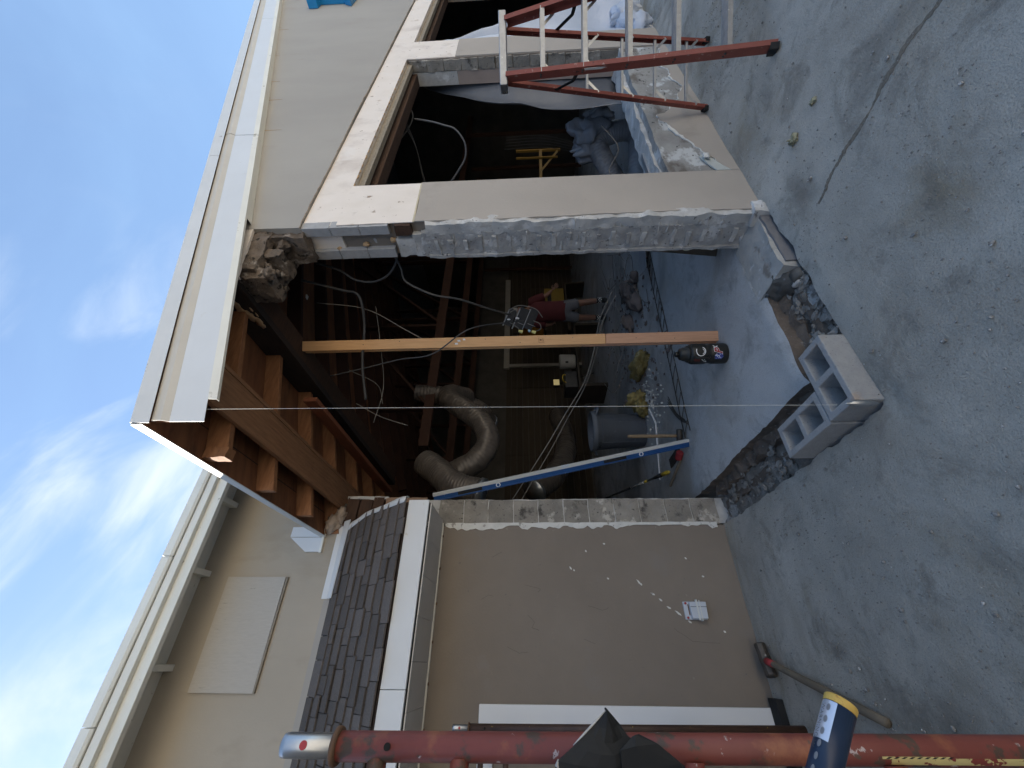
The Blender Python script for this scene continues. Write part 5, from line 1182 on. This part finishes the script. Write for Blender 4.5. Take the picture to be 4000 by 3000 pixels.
cable('second thin pale wire just beside the strung one', [(2.94, 2.78, .70), (2.72, 2.94, .84), (2.49, 3.11, .90), (2.24, 3.30, 1.01), (1.97, 3.46, 1.19), (1.70, 3.58, 1.36), (1.22, 3.76, 1.68)], .0035, CABLELT)
cable('grey conduit bowing in an arc inside the first opening', [(4.86, 1.93, 2.74), (4.77, 1.93, 2.54), (4.72, 1.95, 2.40), (4.69, 1.98, 2.29), (4.62, 2.08, 2.20), (4.55, 2.2, 2.2), (4.48, 2.30, 2.28), (4.41, 2.42, 2.40)], .011, mat('bright_grey_conduit', (.10, .10, .105), None, 5, .5, 0))
cable('grey cable drooping under the header of the first opening', [(5.22, 1.92, 2.95), (5.18, 1.96, 2.84), (5.12, 2.05, 2.84), (5.04, 2.2, 3.0), (5.0, 2.3, 3.2)], .008, CABLELT)
for k in range(3):
    cable(('first', 'middle', 'last')[k] + ' of three thin wires running along the ceiling of the first opening', [(5.12-.03*k, 2.0+.03*k, 2.93), (5.02-.04*k, 2.25, 2.84-.01*k), (4.85-.04*k, 2.6, 2.80-.02*k)], .005, CABLE)
for k, pts in enumerate(([(2.45, 2.3, 3.3), (2.42, 2.36, 2.9), (2.25, 2.45, 2.55), (2.18, 2.6, 2.3)], [(2.2, 2.9, 3.2), (2.1, 3.0, 2.95), (1.95, 3.1, 2.9)], [(1.9, 3.0, 3.1), (1.82, 3.1, 2.9), (1.75, 3.15, 2.65)], [(2.6, 2.5, 2.9), (2.3, 2.7, 2.86), (2.0, 2.9, 2.84), (1.7, 3.0, 2.9)])):
    cable(('thin stray wire dangling left of the pier top', 'thin stray wire dangling behind the post top', 'thin stray wire hanging above the big duct', 'thin stray wire sagging across the dark ceiling')[k], pts, .003, CABLELT)
for k in range(7):
    x, y = 8.2 + .25*k*random.random(), 4.2 - .2*k
    cable('thin wire dangling in the second opening and the room behind it', [(7.2+.13*k, 2.05+.04*k, 3.0), (7.15+.12*k, 2.0+.05*k, 2.5), (7.0+.10*k, 2.05+.05*k, 2.05)], .005, CABLELT)
for k in range(5):
    cable('thin vertical wire hanging deep inside behind the first opening', [(8.1-.22*k, 3.6-.05*k, 1.9), (8.1-.22*k+.05, 3.62-.05*k, 1.2), (8.0-.2*k, 3.75-.05*k, .45)], .004, CABLE)
cable('pale looped cord hanging above the slab behind the first sill', [(4.9, 2.1, .70), (4.7, 2.25, .52), (4.45, 2.4, .62), (4.4, 2.45, .25), (4.35, 2.5, .07)], .006, CABLELT)

# dangling fixture with boxes
fx0 = Vector((2.86, 2.93, 1.63))
p = thing('junction_boxes', 'cluster of dark dangling electrical boxes with yellow wire nuts beside the post', 'electrical boxes', fx0)
def obox(name, c, sx, sy, sz, rot, m_, par):
    q = MB(); q.box((-sx/2, -sy/2, -sz/2), (sx/2, sy/2, sz/2)); M_ = rot.to_matrix().to_4x4()
    q.v = [tuple(Vector(c) + (M_ @ Vector(v))) for v in q.v]; return obj(name, q, m_, par, bevel=.004)
from mathutils import Euler
vd = Vector((.70, .71, 0)); ld = Vector((.71, -.70, 0))
def lp(a, z, d=0): return fx0 + ld*a + Vector((0, 0, z)) + vd*d
rot1 = Euler((R(12), R(24), R(-44.6)))
for a, z, w_, h_ in ((-.02, .10, .17, .075), (-.035, -.015, .21, .105), (-.045, -.105, .21, .085)):
    b_ = obox('box', lp(a, z, .0), w_, .045, h_, rot1, DARKBOX, p)
    obox('rim', lp(a, z + h_*.56, -.002), w_*1.03, .052, .006, rot1, EDGEWEAR, b_)
    obox('seam', lp(a-.055, z, -.0), .005, .052, h_*.98, rot1, EDGEWEAR, b_)
for a, z, m_ in ((-.155, .0, PALEYEL), (-.165, -.13, PALEYEL)):
    q = MB(); q.tube([lp(a, z+.02, -.03), lp(a-.012, z-.02, -.03)], [.012, .017], 8); obj('wire_nut', q, m_, p)
q = MB(); q.tube([lp(-.15, -.075, -.03), lp(-.165, -.095, -.03)], [.010, .013], 8); obj('blue_nut', q, mat('pale_blue_nut', (.45, .66, .78), None, 5, .4, 0), p)
q = MB()
for pts in (((.05, .11), (.09, .03), (.085, -.06), (.05, -.16), (-.03, -.22)), ((-.06, -.13), (-.09, -.19), (-.14, -.20), (-.165, -.15)), ((-.10, .06), (-.13, .02), (-.15, .02)), ((.03, .10), (.05, .05), (.02, .02))):
    q.tube(cat([lp(a, z, -.03) for a, z in pts], 6), .0042, 6)
obj('loose_wire', q, CABLELT, p, smooth=True)
q = MB(); q.blob(lp(-.03, .03, -.03), (.012, .012, .02), .4, 4, 1, 8, 6); q.blob(lp(-.04, .115, -.03), (.008, .008, .018), .4, 4, 2, 8, 6); obj('terminal', q, STWHITE, p)

# ------------------------------------------------------------------ person
pc = Vector((5.50, 5.56, SZ))
pe = thing('person', 'person in a maroon t-shirt, grey shorts and checkered socks standing in the dim room', 'person', pc)
fwdp = Vector((.70, .71, 0)); rtp = Vector((.71, -.70, 0))       # facing away, right as seen from the yard
def B3(a, d, z): return pc + rtp*a + fwdp*d + Vector((0, 0, z))
def skin_mesh(name, nodes, edges, m_, parent, sub=2):
    me = bpy.data.meshes.new(name); off = OFF[parent.name]
    me.from_pydata([tuple(B3(*n[0]) - off) for n in nodes], edges, []); me.update()
    o = link(name, me, m_, parent); OFF[o.name] = off
    s = o.modifiers.new('skin', 'SKIN'); s.use_smooth_shade = True
    for v, n in zip(me.skin_vertices[0].data, nodes): v.radius = n[1]; 
    for v in me.skin_vertices[0].data: v.use_root = False
    me.skin_vertices[0].data[0].use_root = True
    ss = o.modifiers.new('sub', 'SUBSURF'); ss.levels = sub; ss.render_levels = sub
    return o
nodes = [((0, 0, .95), (.15, .11)), ((0, 0, 1.12), (.135, .10)), ((0, .0, 1.32), (.16, .11)), ((0, .0, 1.44), (.13, .085)), ((0, .01, 1.53), (.055, .055)), ((.0, .02, 1.60), (.07, .085)), ((0, .02, 1.69), (.078, .095)), ((0, .02, 1.76), (.05, .065)),
         ((.19, 0, 1.42), (.058, .058)), ((.27, .02, 1.20), (.046, .046)), ((.33, .05, 1.10), (.040, .040)), ((.40, .06, 1.03), (.027, .027)),
         ((-.19, 0, 1.42), (.058, .058)), ((-.25, .03, 1.17), (.045, .045)), ((-.24, .14, 1.05), (.036, .036)), ((-.22, .22, 1.0), (.027, .027)),
         ((.10, 0, .86), (.10, .10)), ((.14, .02, .50), (.062, .065)), ((.165, .0, .30), (.060, .062)), ((.18, .0, .09), (.036, .040)), ((.185, .10, .035), (.036, .032)),
         ((-.10, 0, .86), (.10, .10)), ((-.13, .05, .50), (.062, .065)), ((-.135, .10, .30), (.060, .062)), ((-.14, .14, .09), (.036, .040)), ((-.15, .24, .035), (.036, .032))]
ed = [(0, 1), (1, 2), (2, 3), (3, 4), (4, 5), (5, 6), (6, 7), (3, 8), (8, 9), (9, 10), (10, 11), (3, 12), (12, 13), (13, 14), (14, 15), (0, 16), (16, 17), (17, 18), (18, 19), (19, 20), (0, 21), (21, 22), (22, 23), (23, 24), (24, 25)]
skin_mesh('body', nodes, ed, SKIN, pe)
q = MB(); n_ = 24; rings = [(.80, .195, .155), (.90, .198, .155), (1.05, .192, .150), (1.20, .198, .150), (1.34, .212, .145), (1.42, .200, .125), (1.475, .125, .095), (1.51, .075, .075)]
vs = []
for z, rx, ry in rings:
    for k in range(n_):
        t = 2*math.pi*k/n_; w_ = 1 + .035*nv((math.cos(t)*2, math.sin(t)*2, z*3), 1.2)
        vs.append(B3(math.cos(t)*rx*w_, math.sin(t)*ry*w_, z + (.012*math.sin(3*t) if z < .85 else 0)))
q.add(vs, [(i*n_+k, i*n_+(k+1) % n_, (i+1)*n_+(k+1) % n_, (i+1)*n_+k) for i in range(len(rings)-1) for k in range(n_)])
q.tube([B3(.10, 0, 1.42), B3(.20, .0, 1.41), B3(.235, .01, 1.32), B3(.275, .02, 1.19)], [.075, .088, .086, .080], 14)
q.tube([B3(-.10, 0, 1.42), B3(-.20, .0, 1.41), B3(-.225, .015, 1.31), B3(-.25, .03, 1.17)], [.075, .088, .086, .080], 14)
obj('shirt', q, SHIRT, pe, smooth=True)
skin_mesh('shorts', [((0, 0, .98), (.17, .13)), ((0, 0, .86), (.165, .13)), ((.10, .0, .74), (.115, .115)), ((.135, .015, .52), (.105, .11)), ((-.10, .0, .74), (.115, .115)), ((-.128, .04, .52), (.105, .11))], [(0, 1), (1, 2), (2, 3), (1, 4), (4, 5)], SHORTS, pe)
for s_, d in ((.18, 0), (-.14, .13)):
    q = MB(); q.tube([B3(s_, d, .09), B3(s_, d, .15), B3(s_, d-.005, .21)], [.048, .050, .058], 12)
    so_ = obj('sock', q, CHECK, pe, smooth=True)
    q = MB()
    for r_ in range(4):
        for k in range(12):
            if (k + r_) % 2 == 0: continue
            a0_, a1_ = 2*math.pi*k/12, 2*math.pi*(k+1)/12; z0, z1 = .115 + r_*.024, .137 + r_*.024; rr_ = .0525 + .002*r_
            q.add([B3(s_ + math.cos(t)*rr_, d + math.sin(t)*rr_, z) for t, z in ((a0_, z0), (a1_, z0), (a1_, z1), (a0_, z1))], [(0, 1, 2, 3)])
    obj('sock_check', q, STWHITE, so_)
    q = MB(); n_ = 10
    q.tube([B3(s_, d-.075, .045), B3(s_, d-.05, .050), B3(s_, d, .055), B3(s_, d+.07, .047), B3(s_, d+.14, .035), B3(s_, d+.175, .028)], [.030, .045, .052, .048, .040, .024], 12); obj('shoe', q, SHOE, pe, smooth=True)
q = MB(); q.blob(B3(0, .02, 1.735), (.092, .092, .075), .05, 2, 1, 20, 12); obj('cap', q, HAIR, pe, smooth=True)
q = MB(); q.blob(B3(0, .13, 1.715), (.055, .055, .012), .0, 2, 1, 16, 8); obj('cap_brim', q, HAIR, pe, smooth=True)
for s_ in (-1, 1):
    q = MB(); q.blob(B3(s_*.080, .01, 1.655), (.014, .014, .03), 0, 1, 0, 10, 8); obj('ear', q, SKIN, pe, smooth=True)
q = MB(); q.blob(B3(0, .118, 1.655), (.014, .014, .024), 0, 1, 0, 10, 8); obj('nose', q, SKIN, pe, smooth=True)
def hand(w, tip, thumb, name):
    w = Vector(w); d = (Vector(tip)-w).normalized(); t = Vector(thumb); t = (t - d*t.dot(d)).normalized(); n_ = d.cross(t)
    q = MB(); rows_ = [w - d*.02, w + d*.02, w + d*.06, w + d*.095]
    P = lambda a, b, c: B3(*(w + d*a + t*b + n_*c))
    q.hexa([P(-.01, -.024, -.014), P(-.01, .024, -.014), P(-.01, .024, .014), P(-.01, -.024, .014), P(.088, -.042, -.012), P(.088, .040, -.012), P(.088, .040, .012), P(.088, -.042, .012)])
    for k, (b, l) in enumerate(((.030, .072), (.010, .080), (-.011, .075), (-.031, .058))):
        q.tube([P(.07, b, 0), P(.088+l*.4, b*1.1, -.006), P(.088+l*.75, b*1.12, -.022), P(.088+l*.92, b*1.1, -.036)], [.0095, .0092, .0085, .006], 8)
    q.tube([P(.015, .022, 0), P(.05, .052, -.008), P(.08, .062, -.018)], [.012, .0105, .008], 8)
    obj(name, q, SKIN, pe, smooth=True, bevel=0, sub=1)
hand((.40, .06, 1.03), (.47, .06, .96), (0, 0, 1), 'hand'); hand((-.22, .22, 1.0), (-.21, .29, .97), (1, 0, .2), 'hand')

# cartons, lamp, frame stand and other things in the dim room
p = thing('carton', 'yellow carton with printed side standing on the far shelf to the right of the person', 'carton', (7.7, 7.5, .6))
q = MB(); q.box((7.45, 7.35, .62), (8.1, 7.75, 1.12)); obj('box_body', q, YELBOX, p, bevel=.005)
q = MB(); q.box((7.6, 7.344, .95), (7.95, 7.349, 1.05)); obj('print', q, INK, p)
p = thing('carton', 'orange carton with white printed sheet behind the shoulder of the person', 'carton', (7.2, 7.5, 1.1))
q = MB(); q.box((6.75, 7.35, 1.18), (7.42, 7.75, 1.78)); obj('box_body', q, ORABOX, p, bevel=.005)
q = MB(); q.box((6.95, 7.344, 1.32), (7.25, 7.349, 1.55)); pr_ = obj('printed_sheet', q, PAPER, p)
q = MB(); q.box((6.98, 7.339, 1.46), (7.22, 7.343, 1.51)); q.box((6.98, 7.339, 1.38), (7.12, 7.343, 1.42)); obj('print', q, INK, pr_)
p = thing('shelf', 'dark wooden shelf carrying the cartons behind the person', 'shelf', (7.4, 7.6, SZ))
q = MB(); q.box((6.6, 7.3, .56), (8.3, 7.85, .60)); obj('board', q, PANELDK, p)
q = MB(); q.box((6.6, 7.3, 1.13), (7.6, 7.85, 1.16)); obj('board', q, PANELDK, p)
for x in (6.6, 8.24):
    q = MB(); q.box((x, 7.32, SZ), (x+.06, 7.84, .555)); obj('leg', q, PANELDK, p)
p = thing('work_lamp', 'small lit work lamp on black legs glowing against the far wall left of the post', 'work lamp', (5.25, 7.7, SZ))
q = MB(); q.box((5.20, 7.62, .86), (5.38, 7.70, 1.02)); obj('housing', q, BLACK, p, bevel=.01)
q = MB(); q.box((5.215, 7.612, .875), (5.365, 7.619, 1.005)); obj('lens', q, LAMPLENS, p)
for dx, dy in ((-.22, -.1), (.25, -.05), (.02, .25)):
    q = MB(); q.tube([(5.28, 7.66, .86), (5.28+dx, 7.66+dy, SZ)], .012, 8); obj('leg', q, BLACK, p, smooth=True)
p = thing('grey_bin', 'small pale grey cylindrical bin with an oval hole left of the post', 'bin', (5.4, 6.7, .75))
q = MB(); q.lathe([(.13, .0), (.145, .02), (.15, .30), (.14, .32)], (5.05, 6.55, .62), 24); obj('bin_body', q, INGREY, p, smooth=True)
q = MB(); q.blob((4.96, 6.44, .80), (.02, .02, .035), 0, 1, 0, 10, 8); obj('hole', q, HOLEDK, p, smooth=True)
p = thing('bench', 'low dark bench carrying the grey bin and gear along the far wall', 'bench', (5.2, 6.8, SZ))
q = MB(); q.box((4.3, 6.35, .575), (6.0, 7.1, .618)); obj('top', q, PANELDK, p)
for x in (4.35, 5.9):
    q = MB(); q.box((x, 6.4, SZ), (x+.07, 7.05, .573)); obj('leg', q, PANELDK, p)
p = thing('black_case', 'dark equipment case on the bench beside the work lamp', 'case', (4.6, 6.7, .62))
q = MB(); q.box((4.40, 6.5, .62), (4.78, 6.9, .86)); obj('case_body', q, DARKBOX, p, bevel=.01)
q = MB(); q.tube(cat([(4.5, 6.49, .84), (4.53, 6.46, .90), (4.65, 6.46, .90), (4.68, 6.49, .84)], 5), .008, 6); obj('grip', q, YELLOW, p)
p = thing('frame_stand', 'yellow painted steel stand with braced arms deep inside behind the first opening', 'stand', (8.9, 4.55, SZ))
s0 = Vector((8.45, 4.75, 0)); q = MB(); q.beam(s0 + Vector((0, 0, SZ)), s0 + Vector((0, 0, 1.30)), .07, .07, (1, 0, 0)); obj('column', q, ORANGEYEL, p, bevel=.004)
du = Vector((.35, -.94, 0)).normalized()
for z, l0, l1 in ((1.30, -.0, .0), ):
    pass
q = MB(); q.beam(Vector((9.02, 4.30, .80)), Vector((9.02, 4.30, 1.74)), .045, .045, (1, 0, 0)); obj('upright', q, ORANGEYEL, p)
q = MB(); q.beam(Vector((8.86, 4.37, .86)), Vector((8.86, 4.37, 1.74)), .035, .035, (1, 0, 0)); obj('upright', q, ORANGEYEL, p)
q = MB(); q.beam(s0 + Vector((0, 0, 1.22)), Vector((9.04, 4.29, 1.22)), .06, .06); obj('arm', q, ORANGEYEL, p)
q = MB(); q.beam(s0 + Vector((.25, -.20, 1.20)), Vector((9.0, 4.32, .86)), .035, .035); obj('diagonal', q, ORANGEYEL, p)
p = thing('debris_sheets', 'pile of bent grey metal sheets and strips on the slab behind the pier', 'debris', (4.6, 3.2, SZ))
for k in range(9):
    a_ = Vector((4.35 + .14*k*random.uniform(.6, 1.2), 2.75 + random.uniform(-.1, .5), SZ + .03 + .03*k)); d_ = Vector((random.uniform(-.7, -.2), random.uniform(.1, .5), random.uniform(-.05, .15)))
    q = MB(); q.beam(a_, a_ + d_, random.uniform(.05, .16), .012, (random.uniform(-.4, .4), random.uniform(-.4, .4), 1)); obj('metal_sheet', q, SHEETM if k % 3 else WHITE, p)
p = thing('debris_heap', 'heap of brown crumpled rubbish on the slab in front of the person', 'debris', (4.4, 4.4, SZ))
for k in range(10):
    q = MB(); q.blob((4.15 + random.uniform(-.35, .5), 4.05 + random.uniform(-.3, .45), SZ+.05), (random.uniform(.07, .17), random.uniform(.06, .15), random.uniform(.04, .10)), .8, 5, k, 14, 9); obj('rubbish', q, CLOTHBR, p, smooth=True)
q = MB()
for k in range(26):
    a_ = Vector((4.4 + random.uniform(-.9, 1.2), 4.3 + random.uniform(-.8, 1.1), SZ+.01))
    pts = [a_]
    for j in range(3): pts.append(pts[-1] + Vector((random.uniform(-.35, .35), random.uniform(-.35, .35), random.uniform(-.02, .12))))
    for w_ in pts: w_.z = max(w_.z, SZ+.008)
    q.tube(cat(pts, 5), .0045, 5)
o_ = obj('wire_tangle', q, CABLELT, None, smooth=True, base=(4.4, 4.3, SZ)); tag(o_, 'tangle of loose thin wires strewn over the slab round the rubbish heap', 'wires', None, 'stuff')
q = MB()
for k in range(240):
    x, y = 2.6 + abs(random.gauss(0, 1.6)), 4.2 + random.gauss(.3, .9)
    s_ = random.uniform(.006, .03); q.blob((x, max(y, 3.3), SZ + s_*.4), (s_, s_*random.uniform(.5, 1.6), s_*.5), .6, 5, k, 6, 4)
o_ = obj('floor_debris', q, CLOTHBR, None, base=(3.5, 4.4, SZ)); tag(o_, 'scattered crumbs of debris over the inner slab', 'debris', None, 'stuff')
q = MB()
for k in range(160):
    x, y = 2.7 + random.gauss(0, .22), 4.35 + random.gauss(0, .22); s_ = random.uniform(.004, .014); q.blob((x, y, SZ+s_*.5), s_, .5, 5, k, 6, 4)
o_ = obj('white_crumbs', q, PEEL, None, base=(2.7, 4.3, SZ)); tag(o_, 'white plaster crumbs scattered in front of the barrel', 'crumbs', None, 'stuff')

# ------------------------------------------------------------------ rubble and gravel
rub = MB()
for k in range(300):
    if k % 2: x, y = random.uniform(.98, 1.24), random.uniform(2.2, 3.42)
    else: x, y = random.uniform(1.38, 1.86), random.uniform(1.62, 1.86)
    s_ = random.choice((.003, .004, .006, .008, .011, .016, .024)); rub.blob((x, y, -.062 + .04*nv((x, y, 0), 9) + s_*.5 + .01*random.random()), (s_, s_*random.uniform(.5, 1.7), s_*random.uniform(.3, .7)), 1.1, 5, k, 8, 6)
o_ = obj('trench_rubble', rub, mat('trench_stone', (.34, .32, .29), (.14, .125, .105), 14, .95, .5, 80, .006), None, base=(1.2, 2, -.07)); tag(o_, 'small broken stones lying in the trench', 'rubble', None, 'stuff')
gr = MB(); k = 0
while k < 5200:
    x = random.uniform(-.9, 4.6); y = random.uniform(-.1, 3.40)
    if x > .93 and y > 1.58: continue
    dens = .35 + .9*nv((x, y, 3), 1.1) + .5*nv((x, y, 8), 3)
    near = max(0, 1 - abs(y-3.42)/.06) if x < .95 else (max(0, 1 - abs(y-1.6)/.07) if x > 2.5 else max(0, 1 - min(math.hypot(x-.95, y-1.6), 1)/.5)*.7)
    if random.random() > max(.10, dens) + near: continue
    s_ = random.choice((.0016, .0018, .0022, .0026, .0034, .0045)) * (2.4 if random.random() < .05 else 1)
    gr.blob((x, y, .006 + .008*nv((x, y, 0), 1.3) + s_*.3), (s_, s_*random.uniform(.7, 1.5), s_*.7), .6, 5, k, 5, 3); k += 1
o_ = obj('gravel', gr, mat('grit_stone', (.34, .33, .31), (.16, .15, .135), 90, .95, .3, 200, .002, spots=[((.56, .55, .53), 60, .58, .05)]), None, base=(1.5, 1, 0)); tag(o_, 'loose grit and pebbles scattered over the concrete yard', 'gravel', None, 'stuff')
